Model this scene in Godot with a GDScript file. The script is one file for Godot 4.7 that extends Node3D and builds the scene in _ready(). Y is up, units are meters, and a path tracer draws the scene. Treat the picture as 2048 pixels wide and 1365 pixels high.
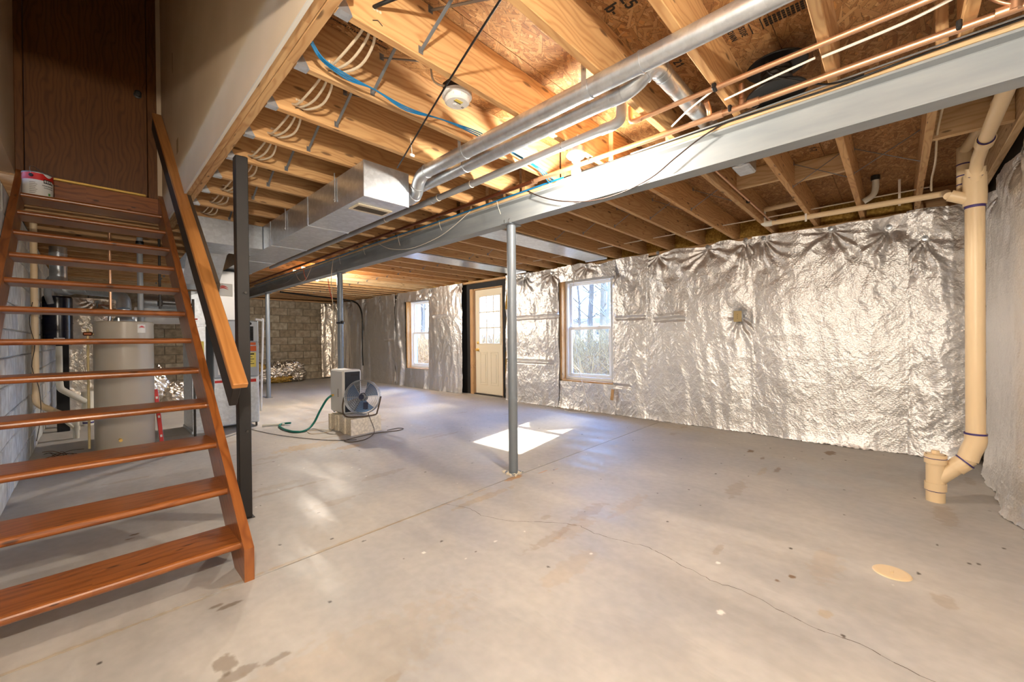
extends Node3D
# An unfinished basement: x runs from the block wall on the left to the foil covered window wall, -z runs along the steel beam, y is up.

var rng := RandomNumberGenerator.new()
var M := {}
var taken := {}
var shared := {}

# ---------------------------------------------------------------- scene helpers
func numbered(called: String) -> String:
	if not taken.has(called):
		taken[called] = 0
		return called
	taken[called] += 1
	return "%s_%03d" % [called, taken[called]]

func meta(o: Node, label: String, category: String, group := "", kind := "") -> void:
	if label != "": o.set_meta("label", label)
	if category != "": o.set_meta("category", category)
	if group != "": o.set_meta("group", group)
	if kind != "": o.set_meta("kind", kind)

func thing(called: String, label: String, category: String, at := Vector3.ZERO, group := "") -> Node3D:
	var o := Node3D.new()
	o.name = numbered(called)
	add_child(o)
	o.position = at
	meta(o, label, category, group)
	return o

func setting(called: String, label: String, category: String) -> Node3D:
	var o := Node3D.new()
	o.name = called
	add_child(o)
	meta(o, label, category, "", "structure")
	return o

func part(called: String, mesh: Mesh, mat: Material, parent: Node, at := Vector3.ZERO, turn := Basis.IDENTITY, label := "") -> MeshInstance3D:
	var o := MeshInstance3D.new()
	o.mesh = mesh
	o.material_override = mat
	o.name = called
	parent.add_child(o, true)
	o.transform = Transform3D(turn, at)
	o.cast_shadow = GeometryInstance3D.SHADOW_CASTING_SETTING_ON
	if label != "": o.set_meta("label", label)
	return o

func single(called: String, mesh: Mesh, mat: Material, label: String, category: String, at := Vector3.ZERO, turn := Basis.IDENTITY, group := "") -> MeshInstance3D:
	var o := part(numbered(called), mesh, mat, self, at, turn)
	meta(o, label, category, group)
	return o

# ---------------------------------------------------------------- mesh helpers
func start() -> SurfaceTool:
	var st := SurfaceTool.new()
	st.begin(Mesh.PRIMITIVE_TRIANGLES)
	return st

func flat(st: SurfaceTool, pts: Array, outward: Vector3, axis := Vector3.ZERO, off := Vector2.ZERO) -> void:
	# a convex polygon, turned to face outward; texture u runs along axis, in metres
	var n: Vector3 = (pts[1] - pts[0]).cross(pts[2] - pts[0])
	if n.length() < 1e-12: return
	n = n.normalized()
	var order := range(pts.size())
	if n.dot(outward) > 0: order.reverse()
	else: n = -n
	var u := axis
	if u == Vector3.ZERO or absf(u.dot(n)) > 0.9:
		u = Vector3.RIGHT if absf(n.x) < 0.7 else Vector3.UP
	u = (u - n * u.dot(n)).normalized()
	var v := n.cross(u)
	for i in range(1, pts.size() - 1):
		for k in [order[0], order[i], order[i + 1]]:
			st.set_normal(n)
			st.set_uv(Vector2(pts[k].dot(u), pts[k].dot(v)) + off)
			st.add_vertex(pts[k])

func add_box(st: SurfaceTool, c: Vector3, size: Vector3, bevel := 0.0, axis := Vector3.RIGHT, off := Vector2.ZERO, basis := Basis.IDENTITY) -> void:
	var h := size / 2.0
	var b: float = minf(bevel, minf(h.x, minf(h.y, h.z)) * 0.9)
	var ax := basis * axis
	for d in 3:
		for s in [-1.0, 1.0]:
			var e := (d + 1) % 3
			var f := (d + 2) % 3
			var n := Vector3.ZERO
			n[d] = s
			var q := []
			for t in [[-1, -1], [1, -1], [1, 1], [-1, 1]]:
				var p := Vector3.ZERO
				p[d] = s * h[d]
				p[e] = t[0] * (h[e] - b)
				p[f] = t[1] * (h[f] - b)
				q.append(c + basis * p)
			flat(st, q, basis * n, ax, off)
	if b <= 0.0: return
	for d in 3:
		var e := (d + 1) % 3
		var f := (d + 2) % 3
		for se in [-1.0, 1.0]:
			for sf in [-1.0, 1.0]:
				var q := []
				for t in [[-1, 0], [1, 0], [1, 1], [-1, 1]]:
					var p := Vector3.ZERO
					p[d] = t[0] * (h[d] - b)
					p[e] = se * (h[e] - (b if t[1] == 0 else 0.0))
					p[f] = sf * (h[f] - (0.0 if t[1] == 0 else b))
					q.append(c + basis * p)
				var n := Vector3.ZERO
				n[e] = se
				n[f] = sf
				flat(st, q, basis * n, ax, off)
	for sx in [-1.0, 1.0]:
		for sy in [-1.0, 1.0]:
			for sz in [-1.0, 1.0]:
				var sg := Vector3(sx, sy, sz)
				var q := []
				for d in 3:
					var p := sg * (h - Vector3.ONE * b)
					p[d] = sg[d] * h[d]
					q.append(c + basis * p)
				flat(st, q, basis * sg, ax, off)

func box(size: Vector3, bevel := 0.0, axis := Vector3.RIGHT, off := Vector2.ZERO) -> ArrayMesh:
	var key := "box%v%f%v%v" % [size, bevel, axis, off]
	if not shared.has(key):
		var st := start()
		add_box(st, Vector3.ZERO, size, bevel, axis, off)
		shared[key] = st.commit()
	return shared[key]

func span(lo: Vector3, hi: Vector3, bevel := 0.0, axis := Vector3.RIGHT, off := Vector2.ZERO) -> ArrayMesh:
	# a box between two corners, kept where it stands
	var st := start()
	add_box(st, (lo + hi) / 2.0, (hi - lo).abs(), bevel, axis, off)
	return st.commit()

func add_prism(st: SurfaceTool, poly: PackedVector2Array, x0: float, x1: float, m: Basis, at: Vector3, axis := Vector3.ZERO, off := Vector2.ZERO) -> void:
	# poly lies in the plane of m.y (first) and m.z (second), pushed along m.x from x0 to x1
	var tri := Geometry2D.triangulate_polygon(poly)
	var place := func(p: Vector2, x: float) -> Vector3: return at + m * Vector3(x, p.x, p.y)
	for i in range(0, tri.size(), 3):
		for x in [x0, x1]:
			flat(st, [place.call(poly[tri[i]], x), place.call(poly[tri[i + 1]], x), place.call(poly[tri[i + 2]], x)], m.x * (1.0 if x == x1 else -1.0) * signf(x1 - x0), axis, off)
	var area := 0.0
	for i in poly.size():
		area += poly[i].cross(poly[(i + 1) % poly.size()])
	for i in poly.size():
		var a := poly[i]
		var b := poly[(i + 1) % poly.size()]
		var d := (b - a).normalized() * signf(area)
		flat(st, [place.call(a, x0), place.call(b, x0), place.call(b, x1), place.call(a, x1)], m * Vector3(0, d.y, -d.x), axis, off)

func prism(poly: PackedVector2Array, x0: float, x1: float, m: Basis, at: Vector3, axis := Vector3.ZERO, off := Vector2.ZERO) -> ArrayMesh:
	var st := start()
	add_prism(st, poly, x0, x1, m, at, axis, off)
	return st.commit()

func smooth_path(pts: Array, steps := 6) -> Array:
	var out := []
	for i in pts.size() - 1:
		var p0: Vector3 = pts[maxi(i - 1, 0)]
		var p1: Vector3 = pts[i]
		var p2: Vector3 = pts[i + 1]
		var p3: Vector3 = pts[mini(i + 2, pts.size() - 1)]
		for k in steps:
			out.append(p1.cubic_interpolate(p2, p0, p3, float(k) / steps))
	out.append(pts[-1])
	return out

func add_tube(st: SurfaceTool, pts: Array, r, sides := 10, caps := true) -> void:
	# r is one radius or one for each point
	var rings := []
	var norms := []
	var up := Vector3.UP
	var t0: Vector3 = (pts[1] - pts[0]).normalized()
	if absf(t0.dot(up)) > 0.9: up = Vector3.RIGHT
	var side := t0.cross(up).normalized()
	for i in pts.size():
		var t: Vector3 = (pts[mini(i + 1, pts.size() - 1)] - pts[maxi(i - 1, 0)]).normalized()
		side = (side - t * side.dot(t)).normalized()
		var other := t.cross(side)
		var rad: float = r[i] if r is Array else r
		var ring := []
		var nr := []
		for k in sides:
			var a := TAU * k / sides
			var n := side * cos(a) + other * sin(a)
			ring.append(pts[i] + n * rad)
			nr.append(n)
		rings.append(ring)
		norms.append(nr)
	var along := 0.0
	for i in pts.size() - 1:
		var step: float = pts[i].distance_to(pts[i + 1])
		for k in sides:
			var l := (k + 1) % sides
			var q := [[i, k], [i + 1, k], [i + 1, l], [i, k], [i + 1, l], [i, l]]
			var a: Vector3 = rings[i][k]
			var cr: Vector3 = (rings[i + 1][k] - a).cross(rings[i + 1][l] - a)
			if cr.dot(norms[i][k]) > 0: q = [q[0], q[2], q[1], q[3], q[5], q[4]]
			for e in q:
				st.set_normal(norms[e[0]][e[1]])
				st.set_uv(Vector2(along + (step if e[0] > i else 0.0), float(e[1]) / sides * 0.2))
				st.add_vertex(rings[e[0]][e[1]])
		along += step
	if caps:
		flat(st, rings[0], pts[0] - pts[1])
		flat(st, rings[-1], pts[-1] - pts[-2])

func tube(pts: Array, r, sides := 10, caps := true) -> ArrayMesh:
	var st := start()
	add_tube(st, pts, r, sides, caps)
	return st.commit()

func add_lathe(st: SurfaceTool, prof: Array, sides := 24, m := Basis.IDENTITY, at := Vector3.ZERO) -> void:
	# prof: Vector2(radius, height) from one end to the other, turned about y
	for i in prof.size() - 1:
		var a: Vector2 = prof[i]
		var b: Vector2 = prof[i + 1]
		if a.distance_to(b) < 1e-6: continue
		var d := (b - a).normalized()
		var n2 := Vector2(d.y, -d.x)
		for k in sides:
			var f0 := TAU * k / sides
			var f1 := TAU * (k + 1) / sides
			var c0 := Vector3(cos(f0), 0, sin(f0))
			var c1 := Vector3(cos(f1), 0, sin(f1))
			var v := [c0 * a.x + Vector3.UP * a.y, c0 * b.x + Vector3.UP * b.y, c1 * b.x + Vector3.UP * b.y, c1 * a.x + Vector3.UP * a.y]
			var nn := [c0 * n2.x + Vector3.UP * n2.y, c0 * n2.x + Vector3.UP * n2.y, c1 * n2.x + Vector3.UP * n2.y, c1 * n2.x + Vector3.UP * n2.y]
			var uv := [Vector2(float(k) / sides, a.y), Vector2(float(k) / sides, b.y), Vector2(float(k + 1) / sides, b.y), Vector2(float(k + 1) / sides, a.y)]
			for t in [[0, 1, 2], [0, 2, 3]]:
				var cr: Vector3 = (v[t[1]] - v[t[0]]).cross(v[t[2]] - v[t[0]])
				if cr.length() < 1e-12: continue
				var o: Array = t
				if cr.dot(nn[t[1]]) > 0: o = [t[0], t[2], t[1]]
				for j in o:
					st.set_normal(m * nn[j])
					st.set_uv(uv[j])
					st.add_vertex(at + m * v[j])

func lathe(prof: Array, sides := 24, m := Basis.IDENTITY, at := Vector3.ZERO) -> ArrayMesh:
	var st := start()
	add_lathe(st, prof, sides, m, at)
	return st.commit()

func pole(r: float, h: float, sides := 24) -> ArrayMesh:
	# an upright cylinder on its base with a small round-over
	var e := minf(r, h) * 0.08
	return lathe([Vector2(0, 0), Vector2(r - e, 0), Vector2(r, e), Vector2(r, h - e), Vector2(r - e, h), Vector2(0, h)], sides)

func sheet(nu: int, nv: int, f: Callable, thick := 0.0) -> ArrayMesh:
	# a bent sheet: f(u, v) in 0..1 gives a point
	var st := start()
	var p := []
	p.resize((nu + 1) * (nv + 1))
	for j in nv + 1:
		for i in nu + 1:
			p[j * (nu + 1) + i] = f.call(float(i) / nu, float(j) / nv)
	var n := []
	n.resize(p.size())
	for j in nv + 1:
		for i in nu + 1:
			var du: Vector3 = p[j * (nu + 1) + mini(i + 1, nu)] - p[j * (nu + 1) + maxi(i - 1, 0)]
			var dv: Vector3 = p[mini(j + 1, nv) * (nu + 1) + i] - p[maxi(j - 1, 0) * (nu + 1) + i]
			n[j * (nu + 1) + i] = du.cross(dv).normalized()
	for j in nv + 1:
		for i in nu + 1:
			var k := j * (nu + 1) + i
			st.set_normal(n[k])
			st.set_uv(Vector2(float(i) / nu, float(j) / nv))
			st.add_vertex(p[k])
	for j in nv:
		for i in nu:
			var a := j * (nu + 1) + i
			for k in [a, a + nu + 1, a + 1, a + 1, a + nu + 1, a + nu + 2]:
				st.add_index(k)
	if thick > 0.0:
		var base := p.size()
		for k in p.size():
			st.set_normal(-n[k])
			st.set_uv(Vector2.ZERO)
			st.add_vertex(p[k] - n[k] * thick)
		for j in nv:
			for i in nu:
				var a := base + j * (nu + 1) + i
				for k in [a, a + 1, a + nu + 1, a + 1, a + nu + 2, a + nu + 1]:
					st.add_index(k)
	return st.commit()

func letters(text: String, size: float, deep := 0.001) -> TextMesh:
	var t := TextMesh.new()
	var f := SystemFont.new()
	f.font_names = PackedStringArray(["Droid Sans"])
	f.font_weight = 700
	t.font = f
	t.text = text
	t.font_size = 32
	t.pixel_size = size / 32.0
	t.depth = deep
	t.curve_step = 4.0
	return t

func merge(into: SurfaceTool, mesh: Mesh, xf: Transform3D) -> void:
	into.append_from(mesh, 0, xf)

# ---------------------------------------------------------------- materials
func mat(c: Color, rough := 0.6, metal := 0.0) -> StandardMaterial3D:
	var m := StandardMaterial3D.new()
	m.albedo_color = c
	m.roughness = rough
	m.metallic = metal
	return m

func noise_of(freq: float, kind := FastNoiseLite.TYPE_SIMPLEX_SMOOTH, seed_ := 1, octaves := 4) -> FastNoiseLite:
	var n := FastNoiseLite.new()
	n.noise_type = kind
	n.frequency = freq
	n.seed = seed_
	n.fractal_octaves = octaves
	return n

func tex(img: Image) -> ImageTexture:
	img.generate_mipmaps()
	return ImageTexture.create_from_image(img)

func speckle(n: FastNoiseLite, size: int, lo: Color, hi: Color, power := 1.0) -> ImageTexture:
	# a seamless two-colour noise
	var g := n.get_seamless_image(size, size)
	var img := Image.create(size, size, false, Image.FORMAT_RGB8)
	for y in size:
		for x in size:
			img.set_pixel(x, y, lo.lerp(hi, pow(g.get_pixel(x, y).r, power)))
	return tex(img)

func relief(n: FastNoiseLite, size: int, strength: float) -> ImageTexture:
	var g := n.get_seamless_image(size, size)
	g.convert(Image.FORMAT_RGBA8)
	g.bump_map_to_normal_map(strength)
	return tex(g)

func grain(w: int, h: int, base: Color, dark: Color, knots: int, seed_: int, ring := 26.0, wander := 1.0) -> ImageTexture:
	# wood: the grain runs along u
	var n1 := noise_of(0.004, FastNoiseLite.TYPE_SIMPLEX_SMOOTH, seed_, 3)
	var n2 := noise_of(0.02, FastNoiseLite.TYPE_SIMPLEX_SMOOTH, seed_ + 7, 3)
	var r := RandomNumberGenerator.new()
	r.seed = seed_
	var kn := []
	for k in knots:
		kn.append([r.randf() * w, r.randf() * h, r.randf_range(1.6, 4.2)])
	var img := Image.create(w, h, false, Image.FORMAT_RGB8)
	for y in h:
		for x in w:
			var yy := y + wander * 26.0 * n1.get_noise_2d(x, y * 3.0)
			var push := 0.0
			var spot := 0.0
			for k in kn:
				var dx: float = (x - k[0]) / 3.0
				var dy: float = y - k[1]
				if absf(dx) < 26.0 and absf(dy) < 30.0:
					var d2: float = (dx * dx + dy * dy) / (k[2] * k[2])
					push += dy * 1.4 * exp(-d2 * 0.35)
					if d2 < 1.3: spot = maxf(spot, clampf(1.3 - d2, 0, 1))
			var s := 0.5 + 0.5 * sin((yy + push) * ring / h * TAU * 0.35)
			s = pow(s, 3.0) * 0.55 + 0.3 * (0.5 + n2.get_noise_2d(x * 0.15, y * 4.0)) + 0.25 * n1.get_noise_2d(x * 0.5, y + 900.0)
			img.set_pixel(x, y, base.lerp(dark, clampf(s * 0.75, 0, 1)).lerp(dark.darkened(0.45), spot * 0.7))
	return tex(img)

func osb_image() -> ImageTexture:
	var s := 1024
	var img := Image.create(s, s, false, Image.FORMAT_RGB8)
	img.fill(Color(0.74, 0.54, 0.31))
	var r := RandomNumberGenerator.new()
	r.seed = 5
	var tones := [Color(0.70, 0.54, 0.35), Color(0.63, 0.46, 0.28), Color(0.76, 0.61, 0.42), Color(0.55, 0.38, 0.22), Color(0.67, 0.51, 0.32), Color(0.60, 0.43, 0.26)]
	for k in 4200:
		var cx := r.randf() * s
		var cy := r.randf() * s
		var a := r.randfn(0.0, 0.55)
		var l := r.randf_range(18.0, 52.0)
		var w := r.randf_range(3.0, 9.0)
		var c: Color = tones[r.randi() % tones.size()]
		c = c.lerp(tones[r.randi() % tones.size()], r.randf() * 0.6)
		var d := Vector2(cos(a), sin(a))
		var u := -l
		var rag := r.randf() * 10.0
		while u <= l:
			var v := -w
			while v <= w:
				var x := int(cx + d.x * u - d.y * v)
				var y := int(cy + d.y * u + d.x * v)
				var edge: bool = v > w - 1.1 or u > l - 1.0 - 3.0 * sin(v * 1.3 + rag)
				img.set_pixel(posmod(x, s), posmod(y, s), c.darkened(0.34) if edge else c)
				v += 0.9
			u += 0.9
	for k in 420: # dark resin-rich slivers
		var cx := r.randf() * s
		var cy := r.randf() * s
		var a := r.randfn(0.1, 0.5)
		for u in range(0, r.randi_range(6, 34)):
			img.set_pixel(posmod(int(cx + cos(a) * u), s), posmod(int(cy + sin(a) * u + 1.5 * sin(u * 0.4)), s), Color(0.34, 0.2, 0.09))
	return tex(img)

func floor_images() -> Array:
	# whole floor, x -0.5..5.7 across, z 0.6..-12.6 down: troweled concrete with its stains
	var w := 1024
	var h := 2048
	var big := noise_of(0.006, FastNoiseLite.TYPE_SIMPLEX_SMOOTH, 11, 4).get_image(w, h, false, false, false)
	var fine := noise_of(0.09, FastNoiseLite.TYPE_SIMPLEX_SMOOTH, 12, 3).get_image(w, h, false, false, false)
	var streak := noise_of(0.02, FastNoiseLite.TYPE_SIMPLEX_SMOOTH, 13, 4)
	streak.domain_warp_enabled = true
	streak.domain_warp_amplitude = 60.0
	streak.domain_warp_frequency = 0.006
	var st := streak.get_image(w, h / 4, false, false, false)
	st.resize(w, h, Image.INTERPOLATE_CUBIC)
	for i in [big, fine, st]: i.convert(Image.FORMAT_L8)
	var b: PackedByteArray = big.get_data()
	var f: PackedByteArray = fine.get_data()
	var s: PackedByteArray = st.get_data()
	var col := PackedByteArray()
	var rou := PackedByteArray()
	col.resize(w * h * 3)
	rou.resize(w * h)
	for i in w * h:
		var t := (b[i] - 128) * 0.13 + (f[i] - 128) * 0.05 + (s[i] - 128) * 0.10
		var warm := (b[i] - 128) * 0.05
		col[3 * i] = clampi(int(177.0 + t + warm * 0.4), 0, 255)
		col[3 * i + 1] = clampi(int(173.0 + t), 0, 255)
		col[3 * i + 2] = clampi(int(167.0 + t - warm * 0.8), 0, 255)
		rou[i] = clampi(int(146.0 + (s[i] - 128) * 0.45 + (b[i] - 128) * 0.2), 0, 255)
	var ci := Image.create_from_data(w, h, false, Image.FORMAT_RGB8, col)
	var ri := Image.create_from_data(w, h, false, Image.FORMAT_L8, rou)
	var edge := noise_of(0.05, FastNoiseLite.TYPE_SIMPLEX_SMOOTH, 17, 3)
	# x, z, radius along x, radius along z, colour, strength
	var grey := Color(0.50, 0.46, 0.42)
	var rust := Color(0.42, 0.30, 0.19)
	var dust := Color(0.73, 0.67, 0.58)
	var chalk := Color(0.94, 0.93, 0.90)
	var spots := [
		[0.39, -2.04, 0.05, 0.016, grey, 0.75], [0.355, -2.075, 0.03, 0.012, grey, 0.7], [0.31, -1.68, 0.035, 0.06, grey, 0.6], [0.335, -1.60, 0.06, 0.035, grey, 0.55], [0.44, -1.575, 0.045, 0.018, grey, 0.5],
		[0.174, -3.2, 0.03, 0.016, rust, 0.85], [0.145, -3.15, 0.03, 0.008, rust, 0.6],
		[1.62, -4.5, 0.36, 0.14, Color(0.78, 0.64, 0.44), 0.5], [1.86, -4.15, 0.16, 0.08, Color(0.74, 0.58, 0.38), 0.45],
		[4.42, -1.03, 0.06, 0.03, rust, 0.6], [4.24, -0.89, 0.05, 0.02, rust, 0.45], [4.85, -0.455, 0.09, 0.045, rust, 0.55], [3.83, -0.80, 0.14, 0.025, dust, 0.5], [3.95, -0.72, 0.10, 0.02, rust, 0.35],
		[1.743, -0.517, 0.022, 0.016, chalk, 0.85], [2.123, -0.637, 0.012, 0.009, chalk, 0.85], [2.026, -0.204, 0.035, 0.024, dust, 0.6], [2.234, -0.352, 0.016, 0.012, rust, 0.7], [2.151, -0.396, 0.014, 0.012, rust, 0.6], [1.196, -1.79, 0.013, 0.011, chalk, 0.85],
		[1.9, -2.10, 0.30, 0.04, dust, 0.55], [2.34, -2.22, 0.12, 0.03, Color(0.76, 0.56, 0.34), 0.7], [1.2, -2.21, 0.9, 0.014, dust, 0.7], [0.0, -2.18, 0.5, 0.012, dust, 0.6], [2.60, -2.14, 0.07, 0.010, Color(0.78, 0.60, 0.46), 0.6], [2.72, -2.10, 0.05, 0.008, Color(0.78, 0.62, 0.5), 0.6],
		[5.02, -2.9, 0.22, 1.5, dust, 0.4], [5.0, -6.0, 0.25, 0.9, dust, 0.4], [0.35, -1.35, 0.8, 0.22, dust, 0.25], [2.48, -1.29, 0.25, 0.06, dust, 0.4], [1.94, -1.36, 0.2, 0.06, dust, 0.35], [1.6, -1.15, 0.22, 0.07, dust, 0.3], [2.45, -0.25, 0.2, 0.07, dust, 0.25]]
	var dots := RandomNumberGenerator.new()
	dots.seed = 23
	for k in 160:
		var pale := dots.randf() < 0.3
		spots.append([dots.randf_range(0.0, 5.2), dots.randf_range(-6.0, 0.5), dots.randf_range(0.005, 0.014), dots.randf_range(0.004, 0.01), Color(0.95, 0.94, 0.9) if pale else Color(0.2, 0.17, 0.14), 0.7])
	for k in 40:
		spots.append([dots.randf_range(0.0, 5.2), dots.randf_range(-7.0, 0.5), dots.randf_range(0.05, 0.25), dots.randf_range(0.02, 0.06), Color(0.62, 0.54, 0.45), 0.28])
	for sp in spots:
		var cx: float = (sp[0] + 0.5) / 6.2 * w
		var cy: float = (0.6 - sp[1]) / 13.2 * h
		var rx: float = sp[2] / 6.2 * w
		var ry: float = sp[3] / 13.2 * h
		for y in range(maxi(0, int(cy - ry * 1.6 - 1)), mini(h, int(cy + ry * 1.6 + 2))):
			for x in range(maxi(0, int(cx - rx * 1.6 - 1)), mini(w, int(cx + rx * 1.6 + 2))):
				var d: float = sqrt(pow((x - cx) / rx, 2) + pow((y - cy) / ry, 2)) + 0.55 * edge.get_noise_2d(x * 2.0, y * 2.0)
				if d < 1.0:
					var k: float = sp[5] * smoothstep(1.0, 0.75, d)
					var was := ci.get_pixel(x, y)
					ci.set_pixel(x, y, was.lerp(was * sp[4] * 1.35 if sp[4].get_luminance() < 0.8 else sp[4], k))
	return [tex(ci), tex(ri)]

func make_materials() -> void:
	var lum := [grain(768, 128, Color(0.86, 0.75, 0.58), Color(0.70, 0.54, 0.37), 9, 31, 22.0), grain(768, 128, Color(0.84, 0.71, 0.53), Color(0.65, 0.48, 0.31), 13, 47, 30.0)]
	var k := 0
	for tone in [Color(1, 1, 1), Color(0.95, 0.92, 0.88), Color(0.9, 0.84, 0.78), Color(1.0, 0.95, 0.88)]:
		var m := mat(tone, 0.72)
		m.albedo_texture = lum[k % 2]
		m.uv1_scale = Vector3(1 / 2.2, 1 / 0.30, 1)
		M["lumber%d" % k] = m
		k += 1
	var st := mat(Color(0.95, 0.92, 0.9), 0.34)
	st.albedo_texture = grain(768, 128, Color(0.65, 0.40, 0.19), Color(0.41, 0.21, 0.08), 10, 61, 18.0)
	st.uv1_scale = Vector3(1 / 1.6, 1 / 0.28, 1)
	st.clearcoat_enabled = true
	st.clearcoat = 0.35
	st.clearcoat_roughness = 0.3
	M.stair = st
	var rl := mat(Color(1, 1, 1), 0.5)
	rl.albedo_texture = grain(512, 96, Color(0.78, 0.54, 0.30), Color(0.65, 0.42, 0.20), 0, 67, 10.0, 0.6)
	rl.uv1_scale = Vector3(1 / 2.0, 1 / 0.2, 1)
	M.rail = rl
	var dr := mat(Color(1, 1, 1), 0.5)
	dr.albedo_texture = grain(768, 192, Color(0.45, 0.28, 0.12), Color(0.28, 0.16, 0.06), 0, 71, 40.0, 0.9)
	dr.uv1_scale = Vector3(1 / 1.8, 1 / 0.45, 1)
	M.oak = dr
	var osb := mat(Color(0.98, 0.96, 0.94), 0.75)
	osb.albedo_texture = osb_image()
	osb.uv1_scale = Vector3(1 / 1.25, 1 / 1.25, 1)
	M.osb = osb
	var fl := mat(Color(1, 1, 1), 1.0)
	var im := floor_images()
	fl.albedo_texture = im[0]
	fl.roughness_texture = im[1]
	fl.roughness_texture_channel = BaseMaterial3D.TEXTURE_CHANNEL_RED
	fl.uv1_scale = Vector3(1 / 6.2, 1 / 13.2, 1)
	M.concrete = fl
	M.slab_side = mat(Color(0.5, 0.46, 0.4), 0.9)
	# foil facing
	var foil := mat(Color(0.89, 0.885, 0.88), 0.44, 0.92)
	foil.normal_enabled = true
	var cell := noise_of(0.028, FastNoiseLite.TYPE_CELLULAR, 3, 2)
	cell.cellular_return_type = FastNoiseLite.RETURN_DISTANCE
	foil.normal_texture = relief(cell, 512, 12.0)
	foil.normal_scale = 0.5
	foil.uv1_triplanar = true
	foil.uv1_world_triplanar = true
	foil.uv1_scale = Vector3.ONE * 4.0
	M.foil = foil
	var foil2 := foil.duplicate()
	foil2.albedo_color = Color(0.86, 0.82, 0.76)
	foil2.roughness = 0.3
	M.foil_bright = foil2
	# galvanised sheet
	var sp := noise_of(0.05, FastNoiseLite.TYPE_CELLULAR, 9, 2)
	sp.cellular_return_type = FastNoiseLite.RETURN_CELL_VALUE
	var galv := mat(Color(1, 1, 1), 0.31, 0.86)
	galv.albedo_texture = speckle(sp, 256, Color(0.76, 0.79, 0.82), Color(0.86, 0.89, 0.92))
	galv.uv1_triplanar = true
	galv.uv1_scale = Vector3.ONE * 2.5
	M.galv = galv
	var galv2 := galv.duplicate()
	galv2.roughness = 0.42
	M.galv_dull = galv2
	M.strap = mat(Color(0.50, 0.52, 0.54), 0.45, 0.6)
	# block walls
	var bn := speckle(noise_of(0.03, FastNoiseLite.TYPE_SIMPLEX_SMOOTH, 21, 5), 256, Color(0.78, 0.77, 0.75), Color(0.97, 0.97, 0.96))
	k = 0
	for tone in [Color(0.92, 0.93, 0.93), Color(0.88, 0.89, 0.90), Color(0.95, 0.95, 0.93)]:
		var m := mat(tone, 0.85)
		m.albedo_texture = bn
		m.uv1_triplanar = true
		m.uv1_world_triplanar = true
		m.uv1_scale = Vector3.ONE * 0.9
		M["white_block%d" % k] = m
		k += 1
	var gn := speckle(noise_of(0.02, FastNoiseLite.TYPE_SIMPLEX_SMOOTH, 22, 5), 256, Color(0.54, 0.50, 0.44), Color(0.74, 0.70, 0.63))
	k = 0
	for tone in [Color(0.95, 0.93, 0.9), Color(0.88, 0.85, 0.8), Color(1, 0.99, 0.96)]:
		var m := mat(tone, 0.92)
		m.albedo_texture = gn
		m.uv1_triplanar = true
		m.uv1_world_triplanar = true
		m.uv1_scale = Vector3.ONE * 1.4
		M["grey_block%d" % k] = m
		k += 1
	M.mortar_white = mat(Color(0.74, 0.74, 0.73), 0.95)
	M.mortar = mat(Color(0.5, 0.47, 0.42), 0.95)
	M.footing = mat(Color(0.55, 0.52, 0.48), 0.95)
	var dw := mat(Color(1, 1, 1), 0.85)
	dw.albedo_texture = speckle(noise_of(0.01, FastNoiseLite.TYPE_SIMPLEX_SMOOTH, 24, 3), 128, Color(0.82, 0.74, 0.62), Color(0.86, 0.78, 0.67))
	dw.uv1_triplanar = true
	M.drywall = dw
	M.gypsum = mat(Color(0.82, 0.81, 0.78), 0.9)
	var bp := mat(Color(1, 1, 1), 0.48)
	bp.albedo_texture = speckle(noise_of(0.02, FastNoiseLite.TYPE_SIMPLEX_SMOOTH, 26, 4), 256, Color(0.51, 0.54, 0.56), Color(0.59, 0.61, 0.62))
	bp.uv1_triplanar = true
	bp.uv1_scale = Vector3(1.0, 2.0, 0.35)
	M.beam = bp
	M.post_grey = mat(Color(0.45, 0.48, 0.51), 0.38, 0.1)
	M.black_steel = mat(Color(0.11, 0.10, 0.095), 0.55)
	M.black_board = mat(Color(0.15, 0.13, 0.12), 0.6)
	M.worn_board = mat(Color(0.33, 0.28, 0.23), 0.75)
	M.black_panel = mat(Color(0.09, 0.09, 0.10), 0.75)
	M.white_vinyl = mat(Color(0.93, 0.94, 0.95), 0.4)
	M.cream = mat(Color(0.90, 0.86, 0.76), 0.45)
	M.pvc = mat(Color(0.89, 0.79, 0.63), 0.38)
	M.pvc_white = mat(Color(0.88, 0.87, 0.82), 0.4)
	M.pvc_grey = mat(Color(0.60, 0.62, 0.64), 0.4)
	M.primer = mat(Color(0.24, 0.18, 0.42), 0.5)
	M.copper = mat(Color(0.86, 0.68, 0.54), 0.36, 0.85)
	M.copper_dark = mat(Color(0.42, 0.24, 0.15), 0.45, 0.8)
	M.romex = mat(Color(0.84, 0.78, 0.68), 0.6)
	M.white_cable = mat(Color(0.90, 0.87, 0.82), 0.5)
	M.blue_cable = mat(Color(0.05, 0.42, 0.62), 0.45)
	M.black_rubber = mat(Color(0.05, 0.05, 0.055), 0.5)
	M.brown_cable = mat(Color(0.16, 0.10, 0.07), 0.5)
	M.steel = mat(Color(0.68, 0.70, 0.72), 0.35, 0.85)
	M.dark_steel = mat(Color(0.28, 0.27, 0.26), 0.5, 0.6)
	M.white_plastic = mat(Color(0.93, 0.93, 0.92), 0.42)
	M.brass = mat(Color(0.93, 0.77, 0.42), 0.4, 0.6)
	M.tank_tan = mat(Color(0.72, 0.68, 0.61), 0.32)
	M.navy = mat(Color(0.05, 0.06, 0.14), 0.22)
	M.red = mat(Color(0.80, 0.13, 0.10), 0.45)
	M.orange = mat(Color(0.85, 0.36, 0.10), 0.5)
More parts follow.
